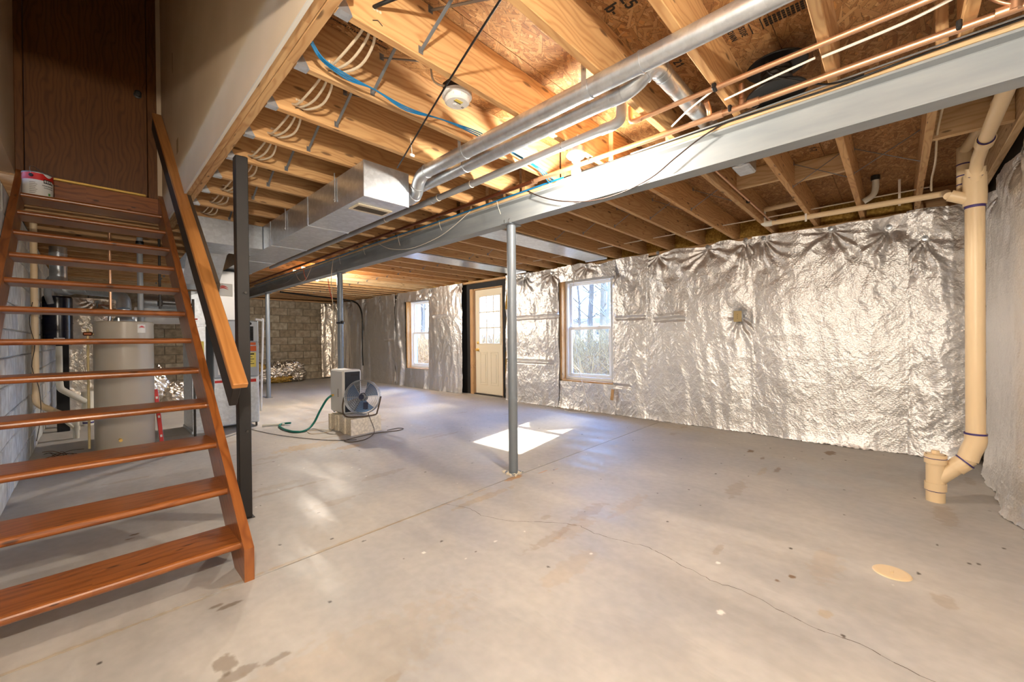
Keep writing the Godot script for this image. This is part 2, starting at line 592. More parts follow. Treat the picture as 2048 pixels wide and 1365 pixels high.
	M.yellow = mat(Color(0.93, 0.85, 0.42), 0.6)
	M.paper = mat(Color(0.92, 0.92, 0.90), 0.7)
	M.ink = mat(Color(0.12, 0.11, 0.10), 0.7)
	M.green = mat(Color(0.35, 0.62, 0.30), 0.6)
	M.teal = mat(Color(0.05, 0.45, 0.40), 0.4)
	M.dehum_white = mat(Color(0.86, 0.86, 0.84), 0.42)
	M.dehum_dark = mat(Color(0.10, 0.11, 0.13), 0.5)
	M.fan_blue = mat(Color(0.20, 0.38, 0.56), 0.35, 0.4)
	M.fan_hub = mat(Color(0.04, 0.09, 0.22), 0.35)
	M.block_tan = mat(Color(0.68, 0.61, 0.52), 0.92)
	var bt := M.block_tan as StandardMaterial3D
	bt.albedo_texture = bn
	bt.albedo_color = Color(1.0, 0.96, 0.88)
	bt.uv1_triplanar = true
	bt.uv1_scale = Vector3.ONE * 3.0
	var wool := mat(Color(1, 1, 1), 0.95)
	wool.albedo_texture = speckle(noise_of(0.06, FastNoiseLite.TYPE_SIMPLEX_SMOOTH, 28, 4), 128, Color(0.50, 0.36, 0.13), Color(0.84, 0.70, 0.36))
	wool.uv1_triplanar = true
	wool.uv1_scale = Vector3.ONE * 4.0
	M.wool = wool
	M.crack = mat(Color(0.30, 0.25, 0.2), 0.95)
	M.sealant = mat(Color(0.16, 0.30, 0.34), 0.8)
	var glass := mat(Color(0.92, 0.97, 1.0, 0.07), 0.02)
	glass.transparency = BaseMaterial3D.TRANSPARENCY_ALPHA
	M.glass = glass
	var glow := mat(Color(1, 0.95, 0.85), 0.3)
	glow.emission_enabled = true
	glow.emission = Color(1.0, 0.92, 0.78)
	glow.emission_energy_multiplier = 14.0
	M.bulb = glow
	M.bark = mat(Color(0.28, 0.25, 0.22), 0.95)
	M.bark_pale = mat(Color(0.44, 0.39, 0.31), 0.95)
	M.twig = mat(Color(0.50, 0.37, 0.20), 0.95)
	M.twig_pale = mat(Color(0.66, 0.52, 0.30), 0.95)
	var lf := mat(Color(1, 1, 1), 0.95)
	lf.albedo_texture = speckle(noise_of(0.12, FastNoiseLite.TYPE_SIMPLEX_SMOOTH, 29, 4), 256, Color(0.36, 0.26, 0.14), Color(0.60, 0.47, 0.27))
	lf.uv1_triplanar = true
	lf.uv1_scale = Vector3.ONE * 0.7
	M.leaf_litter = lf
	M.evergreen = mat(Color(0.10, 0.17, 0.08), 0.9)
	M.siding = mat(Color(0.80, 0.78, 0.74), 0.8)
	M.roof = mat(Color(0.42, 0.40, 0.40), 0.9)
	M.hill = mat(Color(0.40, 0.42, 0.44), 0.95)

# ---------------------------------------------------------------- the scene
func _ready() -> void:
	rng.seed = 20
	var yaw := 0.80941
	var pitch := -0.0055985
	var roll := -0.0096974
	var fwd := Vector3(sin(yaw) * cos(pitch), sin(pitch), -cos(yaw) * cos(pitch))
	var r0 := Vector3(cos(yaw), 0, sin(yaw))
	var u0 := r0.cross(fwd)
	var cam := Camera3D.new()
	cam.name = "camera"
	add_child(cam)
	cam.transform = Transform3D(Basis(r0 * cos(roll) + u0 * sin(roll), u0 * cos(roll) - r0 * sin(roll), -fwd), Vector3(0, 1.115, 0))
	cam.fov = rad_to_deg(2.0 * atan(682.5 / 807.4))
	cam.near = 0.02
	cam.far = 400.0
	cam.current = true
	var env := Environment.new()
	env.background_mode = Environment.BG_SKY
	var sky := Sky.new()
	var sm := ProceduralSkyMaterial.new()
	sm.sky_top_color = Color(0.42, 0.62, 0.94)
	sm.sky_horizon_color = Color(0.76, 0.87, 0.98)
	sm.ground_bottom_color = Color(0.36, 0.33, 0.28)
	sm.ground_horizon_color = Color(0.60, 0.60, 0.58)
	sm.energy_multiplier = 28.0
	sky.sky_material = sm
	env.sky = sky
	env.tonemap_mode = Environment.TONE_MAPPER_LINEAR
	env.tonemap_exposure = 1.0
	env.sdfgi_enabled = true
	env.ssao_enabled = true
	env.ssil_enabled = true
	var we := WorldEnvironment.new()
	we.name = "world"
	we.environment = env
	add_child(we)
	var sun := DirectionalLight3D.new()
	sun.name = "sun"
	add_child(sun)
	sun.look_at_from_position(Vector3(2.15, 1.609, -0.42), Vector3.ZERO)
	sun.light_color = Color(1.0, 0.95, 0.86)
	sun.light_energy = 12.0
	sun.light_angular_distance = 0.6
	sun.shadow_enabled = true
	make_materials()
	build_floor()
	build_walls()
	build_ceiling()
	build_beam()
	build_stairs()
	build_openings()
	build_foil()
	build_lamps()
	build_ducts()
	build_pipes()
	build_cables()
	build_utilities()
	build_middle_things()
	build_outside()

# ---------------------------------------------------------------- structure
func build_floor() -> void:
	var fl := setting("floor", "troweled grey concrete floor with a long straight control joint", "floor")
	var joint := [Vector2(-0.5, -2.172), Vector2(0.47, -2.188), Vector2(2.30, -2.243), Vector2(5.7, -2.268)]
	var half := 0.0045
	var near := PackedVector2Array()
	var far := PackedVector2Array()
	near.append(Vector2(-0.5, 0.6))
	far.append(Vector2(-0.5, -12.6))
	for p in joint:
		near.append(p + Vector2(0, half))
		far.append(p - Vector2(0, half))
	near.append(Vector2(5.7, 0.6))
	far.append(Vector2(5.7, -12.6))
	for poly in [near, far]:
		var st := start()
		var tri := Geometry2D.triangulate_polygon(poly)
		for i in range(0, tri.size(), 3):
			var t := []
			for j in 3: t.append(Vector3(poly[tri[i + j]].x, 0, poly[tri[i + j]].y))
			var n: Vector3 = (t[1] - t[0]).cross(t[2] - t[0])
			if n.y > 0: t.reverse()
			for p in t:
				st.set_normal(Vector3.UP)
				st.set_uv(Vector2(p.x + 0.5, 0.6 - p.z))
				st.add_vertex(p)
		for i in poly.size():
			var a: Vector2 = poly[i]
			var b: Vector2 = poly[(i + 1) % poly.size()]
			for tri2 in [[Vector3(a.x, 0, a.y), Vector3(b.x, 0, b.y), Vector3(b.x, -0.014, b.y)], [Vector3(a.x, 0, a.y), Vector3(b.x, -0.014, b.y), Vector3(a.x, -0.014, a.y)]]:
				var n: Vector3 = (tri2[1] - tri2[0]).cross(tri2[2] - tri2[0]).normalized()
				for p in tri2:
					st.set_normal(-n)
					st.set_uv(Vector2(p.x + 0.5, 0.6 - p.z))
					st.add_vertex(p)
		part("slab", st.commit(), M.concrete, fl)
	part("slab_base", span(Vector3(-0.7, -0.2, -12.8), Vector3(5.8, -0.014, 0.8)), M.slab_side, fl)
	# the crack that leaves the joint and wanders to the near edge
	var cr := [Vector2(1.66, -2.21), Vector2(1.72, -2.03), Vector2(1.70, -1.90), Vector2(1.76, -1.72), Vector2(1.86, -1.60), Vector2(1.96, -1.46), Vector2(2.00, -1.36), Vector2(1.98, -1.26), Vector2(2.0, -1.12), Vector2(2.04, -0.98), Vector2(2.02, -0.88), Vector2(1.98, -0.74), Vector2(1.95, -0.62), Vector2(1.97, -0.5), Vector2(1.93, -0.36), Vector2(1.90, -0.22), Vector2(1.91, -0.1), Vector2(1.86, 0.05), Vector2(1.88, 0.3), Vector2(1.84, 0.5)]
	var st2 := start()
	var jig := RandomNumberGenerator.new()
	jig.seed = 4
	var line := []
	for i in cr.size() - 1:
		for k in 5:
			line.append(cr[i].lerp(cr[i + 1], k / 5.0) + Vector2(jig.randfn(0, 0.004), jig.randfn(0, 0.003)))
	for i in line.size() - 1:
		var a: Vector2 = line[i]
		var b: Vector2 = line[i + 1]
		var d := (b - a).normalized().orthogonal() * jig.randf_range(0.0007, 0.0017)
		flat(st2, [Vector3(a.x + d.x, 0.0004, a.y + d.y), Vector3(b.x + d.x, 0.0004, b.y + d.y), Vector3(b.x - d.x, 0.0004, b.y - d.y), Vector3(a.x - d.x, 0.0004, a.y - d.y)], Vector3.UP)
	part("crack", st2.commit(), M.crack, fl, Vector3.ZERO, Basis.IDENTITY, "thin wandering crack in the concrete")

func block_run(parent: Node, from: float, to: float, place: Callable, kind: String, courses: int, joined: bool, mesh: Mesh) -> void:
	var joint := start()
	for c in courses:
		var shift := 0.0 if c % 2 == 0 else 0.203
		var s := from + shift
		while s < to - 0.05:
			var xf: Transform3D = place.call(s + 0.203, 0.102 + c * 0.203)
			if joined: merge(joint, mesh, xf)
			else: part("block", mesh, M["%s%d" % [kind, rng.randi() % 3]], parent, xf.origin + xf.basis.z * rng.randf_range(-0.0025, 0.0025), xf.basis)
			s += 0.406
	if joined:
		var o := part("block_course", joint.commit(), M[kind + "0"], parent)
		o.set_meta("kind", "stuff")

func build_walls() -> void:
	var face := box(Vector3(0.396, 0.194, 0.05), 0.007)
	var wl := setting("wall_left", "white painted concrete block wall beside the stairs", "wall")
	part("mortar_bed", span(Vector3(-0.62, 0, -12.6), Vector3(-0.421, 2.24, 0.75)), M.mortar_white, wl)
	var lb := Basis(Vector3.UP, PI / 2)
	var left := func(s: float, y: float) -> Transform3D: return Transform3D(lb, Vector3(-0.425, y, -s))
	block_run(wl, 2.03, 12.1, left, "white_block", 11, false, face)
	block_run(wl, -0.81, 2.03, left, "white_block", 11, true, face)
	part("sill_seal", span(Vector3(-0.60, 2.236, -12.6), Vector3(-0.405, 2.246, -5.3)), M.sealant, wl)
	part("sill_plate", span(Vector3(-0.60, 2.246, -12.6), Vector3(-0.42, 2.284, 0.6), 0.003, Vector3.BACK), M.lumber1, wl)
	part("rim_board", span(Vector3(-0.60, 2.284, -12.6), Vector3(-0.56, 2.51, 0.6), 0.003, Vector3.BACK), M.lumber2, wl)
	var wb := setting("wall_back", "bare grey concrete block wall at the far end", "wall")
	part("mortar_bed", span(Vector3(-0.62, 0, -12.7), Vector3(5.7, 2.24, -12.404)), M.mortar, wb)
	var back := func(s: float, y: float) -> Transform3D: return Transform3D(Basis.IDENTITY, Vector3(s, y, -12.404))
	block_run(wb, -0.4, 5.5, back, "grey_block", 11, false, face)
	part("sill_plate", span(Vector3(-0.6, 2.24, -12.6), Vector3(5.7, 2.278, -12.42), 0.003), M.lumber2, wb)
	part("rim_board", span(Vector3(-0.6, 2.278, -12.62), Vector3(5.7, 2.51, -12.58), 0.003), M.lumber2, wb)
	var wr := setting("wall_right", "end wall covered with foil insulation behind the drain pipe", "wall")
	part("concrete_face", span(Vector3(-0.62, 0, 0.60), Vector3(5.7, 2.51, 0.80)), M.footing, wr)
	var ww := setting("wall_window", "long wall with two windows and a door under foil insulation", "wall")
	for s in [[0.75, -3.03, 0.0, 2.24], [-3.95, -5.36, 0.0, 2.24], [-6.34, -7.63, 0.0, 2.24], [-8.55, -12.7, 0.0, 2.24], [-3.03, -3.95, 0.0, 0.43], [-3.03, -3.95, 2.07, 2.24], [-7.63, -8.55, 0.0, 0.43], [-7.63, -8.55, 2.07, 2.24], [-5.36, -6.34, 2.14, 2.24]]:
		part("wall_section", span(Vector3(5.44, s[2], s[1]), Vector3(5.60, s[3], s[0])), M.footing, ww)
	part("sill_plate", span(Vector3(5.33, 2.236, -12.6), Vector3(5.60, 2.274, 0.6), 0.003, Vector3.BACK), M.lumber1, ww)
	part("rim_board", span(Vector3(5.56, 2.274, -12.6), Vector3(5.60, 2.51, 0.6), 0.003, Vector3.BACK), M.lumber2, ww)
	# the stairwell above the ceiling
	var sw := setting("wall_stairwell", "beige painted drywall beside the stair opening", "wall")
	part("drywall_sheet", span(Vector3(0.523, 2.268, -5.31), Vector3(0.536, 4.95, -1.35)), M.drywall, sw)
	part("paper_edge", span(Vector3(0.5225, 2.262, -5.30), Vector3(0.536, 2.268, -1.35)), M.gypsum, sw)
	part("drywall_sheet", span(Vector3(-0.60, 2.53, -5.31), Vector3(-0.405, 4.95, -1.35)), M.drywall, sw)
	part("drywall_sheet", span(Vector3(-0.41, 2.53, -1.35), Vector3(0.536, 4.95, -1.33)), M.drywall, sw)
	part("drywall_sheet", span(Vector3(0.489, 2.53, -5.34), Vector3(0.56, 4.95, -5.29)), M.drywall, sw)
	part("drywall_sheet", span(Vector3(-0.60, 4.62, -5.34), Vector3(0.56, 4.95, -5.29)), M.drywall, sw)
	part("lid", span(Vector3(-0.62, 4.95, -5.40), Vector3(0.58, 4.98, -1.28)), M.drywall, sw)
	part("backing", span(Vector3(-0.62, 2.53, -5.42), Vector3(0.60, 4.98, -5.345)), M.black_panel, sw)
	part("backing", span(Vector3(0.536, 2.53, -5.4), Vector3(0.60, 4.98, -1.28)), M.black_panel, sw)
	for p in [[-4.28, 2.73, 0.09, 0.12], [-4.49, 3.51, 0.02, 0.17]]:
		part("torn_patch", span(Vector3(0.5222, p[1] - p[3] / 2, p[0] - p[2] / 2), Vector3(0.524, p[1] + p[3] / 2, p[0] + p[2] / 2)), mat(Color(0.62, 0.52, 0.38), 0.9), sw)

func build_ceiling() -> void:
	var c := setting("ceiling", "open ceiling of lumber floor joists under oriented strand board", "ceiling")
	var low := 2.275
	# subfloor sheets
	var zs := [0.75, -0.40]
	var z := -1.35
	zs.append(z)
	while z > -12.3:
		z -= 1.24 if z < -5.2 or z > -4.0 else (1.26 if z > -4.02 else 1.21)
		if absf(z + 5.3) < 0.35: z = -5.30
		zs.append(maxf(z, -12.65))
	for i in zs.size() - 1:
		var inside: bool = zs[i] <= -1.34 and zs[i + 1] >= -5.31
		var xs := [-0.6 if not inside else 0.537, 1.75 if i % 2 == 0 else 2.97, 4.19 if i % 2 == 0 else 5.6, 5.6]
		for j in 3:
			if xs[j + 1] - xs[j] < 0.1: continue
			part("subfloor_panel", span(Vector3(xs[j] + 0.0015, low + 0.235, zs[i + 1] + 0.0015), Vector3(xs[j + 1] - 0.0015, low + 0.253, zs[i] - 0.0015), 0.0, Vector3.RIGHT, Vector2(rng.randf(), rng.randf())), M.osb, c)
	part("floor_above", span(Vector3(-0.62, low + 0.2545, -12.7), Vector3(5.62, low + 0.28, -5.34)), M.black_panel, c)
	part("floor_above", span(Vector3(0.60, low + 0.2545, -5.34), Vector3(5.62, low + 0.28, 0.78)), M.black_panel, c)
	part("floor_above", span(Vector3(-0.62, low + 0.2545, -1.33), Vector3(0.60, low + 0.28, 0.78)), M.black_panel, c)
	# joists
	var lefts := [0.199, -0.206, -0.600, -0.946]
	for k in 27: lefts.append(-1.424 - 0.4065 * k)
	var rights := [0.50, 0.139, -0.241, -0.611]
	for k in 29: rights.append(-0.998 - 0.394 * k)
	for side in 2:
		for zz in (lefts if side == 0 else rights):
			var x0 := 0.613
			var x1 := 2.437
			if side == 1:
				x0 = 2.438
				x1 = 5.555
			elif zz < -5.33 or zz > -1.36: x0 = -0.555
			var l: float = x1 - x0
			var off := Vector2(snappedf(rng.randf() * 2.2, 0.55), snappedf(rng.randf() * 0.3, 0.075))
			var j := part("joist", box(Vector3(l, 0.235, 0.038), 0.003, Vector3.RIGHT, off), M["lumber%d" % (rng.randi() % 4)], c, Vector3((x0 + x1) / 2, low + 0.1175, zz))
			if side == 0 and zz < -1.36 and zz > -5.3:
				var st := start()
				add_box(st, Vector3(-l / 2 + 0.026, -0.1185, 0), Vector3(0.05, 0.0016, 0.042))
				for s in [-1.0, 1.0]:
					add_prism(st, PackedVector2Array([Vector2(-0.119, 0.0), Vector2(-0.119, 0.05), Vector2(-0.07, 0.022), Vector2(0.03, 0.016), Vector2(0.03, 0.0)]), s * 0.0194, s * 0.0208, Basis(Vector3.BACK, Vector3.UP, Vector3.RIGHT), Vector3(-l / 2 + 0.001, 0, 0))
				part("joist_hanger", st.commit(), M.galv_dull, j)
	# header and trimmers around the stair opening
	for p in [[0.536, 0.5735], [0.5745, 0.612]]:
		part("header", span(Vector3(p[0], low, -5.30), Vector3(p[1], low + 0.235, -1.33), 0.003, Vector3.BACK, Vector2(p[0] * 7, p[0] * 3)), M.lumber1, c)
	for p in [-5.318, -1.31]:
		part("header", span(Vector3(-0.55, low, p - 0.019), Vector3(0.612, low + 0.235, p + 0.019), 0.003), M.lumber2, c)
	# steel cross bridging between the joists
	for side in 2:
		var list: Array = lefts if side == 0 else rights
		var bx := 0.95 if side == 0 else 3.86
		for i in list.size() - 1:
			if list[i] > 0.3 or (side == 0 and list[i] > -0.9): continue
			if list[i] < -10.5: continue
			if side == 1 and (i == 3): continue
			for s in 2:
				var a := Vector3(bx + s * 0.05, (low + 0.02) if s == 0 else (low + 0.215), list[i + 1] + 0.02)
				var b := Vector3(bx + s * 0.05, (low + 0.215) if s == 0 else (low + 0.02), list[i] - 0.02)
				var st := start()
				var t := (b - a).normalized()
				var bas := Basis(Vector3.RIGHT, t.cross(Vector3.RIGHT), t) if side == 0 else Basis(Vector3.RIGHT, t.cross(Vector3.RIGHT), t)
				add_box(st, (a + b) / 2, Vector3(0.014 if side == 0 else 0.008, 0.004, a.distance_to(b)), 0.001, Vector3.RIGHT, Vector2.ZERO, bas)
				add_box(st, a + Vector3(0, 0.004, -0.0005), Vector3(0.022, 0.03, 0.002))
				part("bridging_strap", st.commit(), M.strap, c)
	# insulation and blocking in the bays over the window wall
	for i in range(1, rights.size() - 1):
		var a: float = rights[i] - 0.022
		var b: float = rights[i + 1] + 0.022
		var seed_ := float(i)
		var f := func(u: float, v: float) -> Vector3:
			var zz: float = lerpf(a, b, u)
			var yy: float = low + 0.002 + 0.228 * v
			var bul := 0.05 * sqrt(maxf(0.0, sin(PI * clampf(u, 0.01, 0.99)))) * sqrt(maxf(0.0, sin(PI * clampf(v, 0.02, 0.98))))
			return Vector3(5.47 - bul - 0.018 * sin(u * 9.0 + seed_ * 2.1) * sin(v * 7.0 + seed_), yy, zz)
		part("insulation_batt", sheet(8, 6, f), M.wool, c)
	for p in [[-0.222, -0.60, 3.95, 2.36], [-0.63, -0.98, 3.80, 2.36], [0.158, 0.48, 3.55, 2.30]]:
		part("blocking", span(Vector3(p[2], p[3], p[1]), Vector3(p[2] + 0.038, low + 0.233, p[0]), 0.003, Vector3.BACK), M.lumber0, c)
	for p in [[0.26, 0.48, 3.2, 2.40], [0.2, 0.47, 3.75, 2.42]]:
		part("blocking", span(Vector3(p[2], p[3], p[0]), Vector3(p[2] + 0.14, low + 0.233, p[1]), 0.003, Vector3.RIGHT), M.lumber2, c)
	# stamped print on the boards
	var down := Basis(Vector3.RIGHT, Vector3.BACK, Vector3.DOWN)
	var q := low + 0.2345
	for t in [["THIS SIDE", 0.034, 2.04, -0.505], ["DOWN", 0.034, 2.065, -0.548], ["21", 0.055, 2.09, -0.80], ["25", 0.07, 1.56, -0.80], ["b-", 0.07, 1.55, -0.87], ["1-7", 0.06, 3.75, -0.45], ["STRENGTH AXIS THIS DIRECTION", 0.018, 0.85, -1.70], ["RATED SHEATHING 24 oc", 0.018, 0.86, -1.735], ["EXPOSURE 1 PS 2-92 SIZED FOR SPACING", 0.014, 0.87, -1.765]]:
		part("stamp", letters(t[0], t[1]), M.ink, c, Vector3(t[2], q, t[3]), down)
	var st3 := start()
	for i in 11:
		for j in 4:
			add_box(st3, Vector3(2.066 + 0.0155 * j, q, -0.415 + 0.0165 * i), Vector3(0.012, 0.001, 0.012))
	for z3 in [-0.475, -0.432, -0.238]: add_box(st3, Vector3(2.088, q, z3), Vector3(0.08, 0.001, 0.004))
	part("stamp", st3.commit(), M.ink, c)

func build_beam() -> void:
	var b := thing("steel_beam", "grey painted steel I-beam running the length of the room", "beam", Vector3(2.4375, 2.065, 0))
	var prof := PackedVector2Array([Vector2(0, -0.0525), Vector2(0, 0.0525), Vector2(0.011, 0.0525), Vector2(0.016, 0.009), Vector2(0.020, 0.0045), Vector2(0.160, 0.0045), Vector2(0.164, 0.009), Vector2(0.169, 0.0525), Vector2(0.180, 0.0525), Vector2(0.180, -0.0525), Vector2(0.169, -0.0525), Vector2(0.164, -0.009), Vector2(0.160, -0.0045), Vector2(0.020, -0.0045), Vector2(0.016, -0.009), Vector2(0.011, -0.0525)])
	part("web_and_flanges", prism(prof, -0.59, 12.40, Basis(Vector3.FORWARD, Vector3.UP, Vector3.RIGHT), Vector3.ZERO, Vector3.BACK), M.beam, b)
	part("nailer_plate", span(Vector3(-0.062, 0.1805, -12.4), Vector3(0.062, 0.2095, 0.59), 0.003, Vector3.BACK), M.lumber0, b)
	var gl := ["grey steel column standing nearest the camera on the control joint", "grey steel column behind the dehumidifier with a dark clamp", "grey steel column farthest away near the block wall"]
	var i := 0
	for z in [-2.32, -5.64, -8.955]:
		var p := thing("support_post", gl[i], "column", Vector3(2.437, 0, z), "steel columns under the beam")
		part("shaft", pole(0.038, 2.058, 32), M.post_grey, p, Vector3(0, 0.003, 0))
		part("cap_plate", box(Vector3(0.15, 0.007, 0.10), 0.002), M.post_grey, p, Vector3(0, 2.0605, 0))
		part("base_plate", box(Vector3(0.12, 0.005, 0.12), 0.002), M.post_grey, p, Vector3(0, 0.0026, 0))
		for s in [-1.0, 1.0]:
			part("bent_nail", tube(smooth_path([Vector3(-0.055, 2.064, s * 0.022), Vector3(-0.058, 2.085, s * 0.024), Vector3(-0.05, 2.10, s * 0.03)], 3), 0.0025, 6), M.dark_steel, p)
		if i == 0:
			var crumbs := start()
			for k in 60:
				var a := rng.randf() * TAU
				var r := 0.04 + absf(rng.randfn(0, 0.022))
				add_box(crumbs, Vector3(cos(a) * r - 0.02, 0.006, sin(a) * r + 0.015), Vector3.ONE * rng.randf_range(0.006, 0.014), 0.002, Vector3.RIGHT, Vector2.ZERO, Basis(Vector3(1, 1, 0).normalized(), a))
			var o := part("crumbs", crumbs.commit(), M.block_tan, p)
			o.set_meta("kind", "stuff")
		if i == 1:
			part("clamp", lathe([Vector2(0.038, -0.016), Vector2(0.052, -0.014), Vector2(0.052, 0.014), Vector2(0.038, 0.016)], 20), M.black_rubber, p, Vector3(0, 1.36, 0))
			part("clamp_screw", box(Vector3(0.03, 0.03, 0.05), 0.004), M.black_rubber, p, Vector3(0.0, 1.37, 0.055))
		i += 1

func build_stairs() -> void:
	var s := thing("staircase", "open-riser staircase of brown stained wood", "stairs", Vector3(0, 0, 0))
	var run := 0.2486
	var rise := 0.195
	var rot := Basis(Vector3.LEFT, Vector3.UP, Vector3.FORWARD)
	var tr := PackedVector2Array()
	for k in 9: # rounded nosing
		var a := PI * k / 8.0
		tr.append(Vector2(-0.0175 + 0.0175 * cos(a), 0.0175 - 0.0175 * sin(a)))
	tr.append(Vector2(-0.035, 0.262))
	tr.append(Vector2(0.0, 0.262))
	for k in 12:
		var o := Vector3(0, 0.165 + rise * k, -2.245 - run * k)
		var st := start()
		add_prism(st, tr, 0.355, -0.486, Basis(Vector3.LEFT, Vector3.UP, Vector3.FORWARD), Vector3.ZERO, Vector3.RIGHT, Vector2(k * 0.37, k * 0.11))
		part("tread", st.commit(), M.stair, s, o)
	var top := func(z: float) -> float: return 0.165 + (-2.245 - z) * rise / run + 0.038
	var bot := func(z: float) -> float: return top.call(z) - 0.30
	var prof := PackedVector2Array([Vector2(0.0, 2.18), Vector2(top.call(-2.18), 2.18), Vector2(top.call(-5.24), 5.24), Vector2(bot.call(-5.24), 5.24), Vector2(0.0, 2.18 + 0.12)])
	# the back edge meets the floor where the lower line reaches it
	var zf := -2.245 + (0.165 + 0.038 - 0.30) * run / rise * 1.0
	prof[4] = Vector2(0.0, maxf(2.26, -zf))
	part("stringer", prism(prof, -0.485, -0.525, Basis(Vector3.LEFT, Vector3.UP, Vector3.FORWARD), Vector3.ZERO, Vector3(0, rise, -run).normalized()), M.stair, s)
	part("stringer", prism(prof, 0.396, 0.356, Basis(Vector3.LEFT, Vector3.UP, Vector3.FORWARD), Vector3.ZERO, Vector3(0, rise, -run).normalized(), Vector2(0.7, 0.1)), M.stair, s)
	part("top_riser", span(Vector3(-0.355, 2.31, -5.258), Vector3(0.487, 2.515, -5.238), 0.002), M.stair, s)
	# the guard: a flat cap on a dark board, free at its lower end
	var g := thing("handrail", "orange-brown wooden handrail cap on dark boards above the stairs", "handrail")
	var a := Vector3(0.54, 0.895, -2.45)
	var b := Vector3(0.478, 3.32, -5.16)
	var t := (b - a).normalized()
	var side := Vector3.RIGHT - t * t.x
	side = side.normalized()
	var up := side.cross(t).normalized() * -1.0
	if up.y < 0: up = -up
	var bas := Basis(side, up, side.cross(up))
	var mid := (a + b) / 2
	var len := a.distance_to(b)
	part("cap", box(Vector3(0.070, 0.034, len), 0.004, Vector3.BACK), M.rail, g, mid - up * 0.017, bas)
	part("skirt_board", box(Vector3(0.036, 0.13, len), 0.003, Vector3.BACK), M.black_board, g, mid - up * 0.1 - side * 0.012, bas)
	var c := a.lerp(b, 0.24)
	part("rear_board", box(Vector3(0.034, 0.11, c.distance_to(b) - 0.1), 0.003, Vector3.BACK), M.worn_board, g, (c + b) / 2 - up * 0.09 + side * 0.052, bas)
	var p := thing("black_post", "slim dark painted post carrying the stair opening header", "post", Vector3(0.672, 0, -2.99))
	part("shaft", box(Vector3(0.068, 2.273, 0.068), 0.004), M.black_steel, p, Vector3(0, 1.1375, 0))
	part("base_plate", box(Vector3(0.09, 0.004, 0.09), 0.001), M.black_steel, p, Vector3(0, 0.002, 0))
	for y in [0.55, 1.42]:
		part("bolt", pole(0.008, 0.008, 10), M.dark_steel, p, Vector3(0.01, y, 0.037), Basis(Vector3.RIGHT, PI / 2))
	part("threshold", span(Vector3(-0.21, 2.516, -5.270), Vector3(0.40, 2.540, -5.228), 0.006), M.brass, door_top())

func door_top() -> Node3D:
	var d := setting("door_1", "dark oak veneer flush door at the top of the stairs", "door")
	part("door_slab", span(Vector3(-0.352, 2.535, -5.330), Vector3(0.415, 4.57, -5.295), 0.002, Vector3.UP), M.oak, d)
	part("casing", span(Vector3(-0.404, 2.53, -5.335), Vector3(-0.356, 4.62, -5.28), 0.004, Vector3.UP, Vector2(0.3, 0.2)), M.oak, d)
	part("casing", span(Vector3(0.419, 2.50, -5.335), Vector3(0.488, 4.62, -5.28), 0.004, Vector3.UP, Vector2(0.9, 0.1)), M.oak, d)
	part("casing", span(Vector3(-0.404, 4.575, -5.334), Vector3(0.488, 4.64, -5.281), 0.004), M.oak, d)
	var k := part("knob", lathe([Vector2(0, 0), Vector2(0.03, 0), Vector2(0.03, 0.006), Vector2(0.012, 0.012), Vector2(0.012, 0.03), Vector2(0.026, 0.042), Vector2(0.026, 0.055), Vector2(0.015, 0.064), Vector2(0, 0.065)], 20), M.dark_steel, d, Vector3(0.352, 3.50, -5.295), Basis(Vector3.RIGHT, PI / 2))
	k.set_meta("label", "dark round door knob")
	return d

# ---------------------------------------------------------------- windows and the outside door
func frame_ring(x0: float, x1: float, y0: float, y1: float, z0: float, z1: float, w: float) -> ArrayMesh:
	# a rectangular frame in a plane of constant x
	var st := start()
	for s in [[y0, y0 + w, z0, z1], [y1 - w, y1, z0, z1], [y0 + w, y1 - w, z0, z0 + w], [y0 + w, y1 - w, z1 - w, z1]]:
		add_box(st, Vector3((x0 + x1) / 2, (s[0] + s[1]) / 2, (s[2] + s[3]) / 2), Vector3(absf(x1 - x0), s[1] - s[0], s[3] - s[2]), 0.004)
	return st.commit()

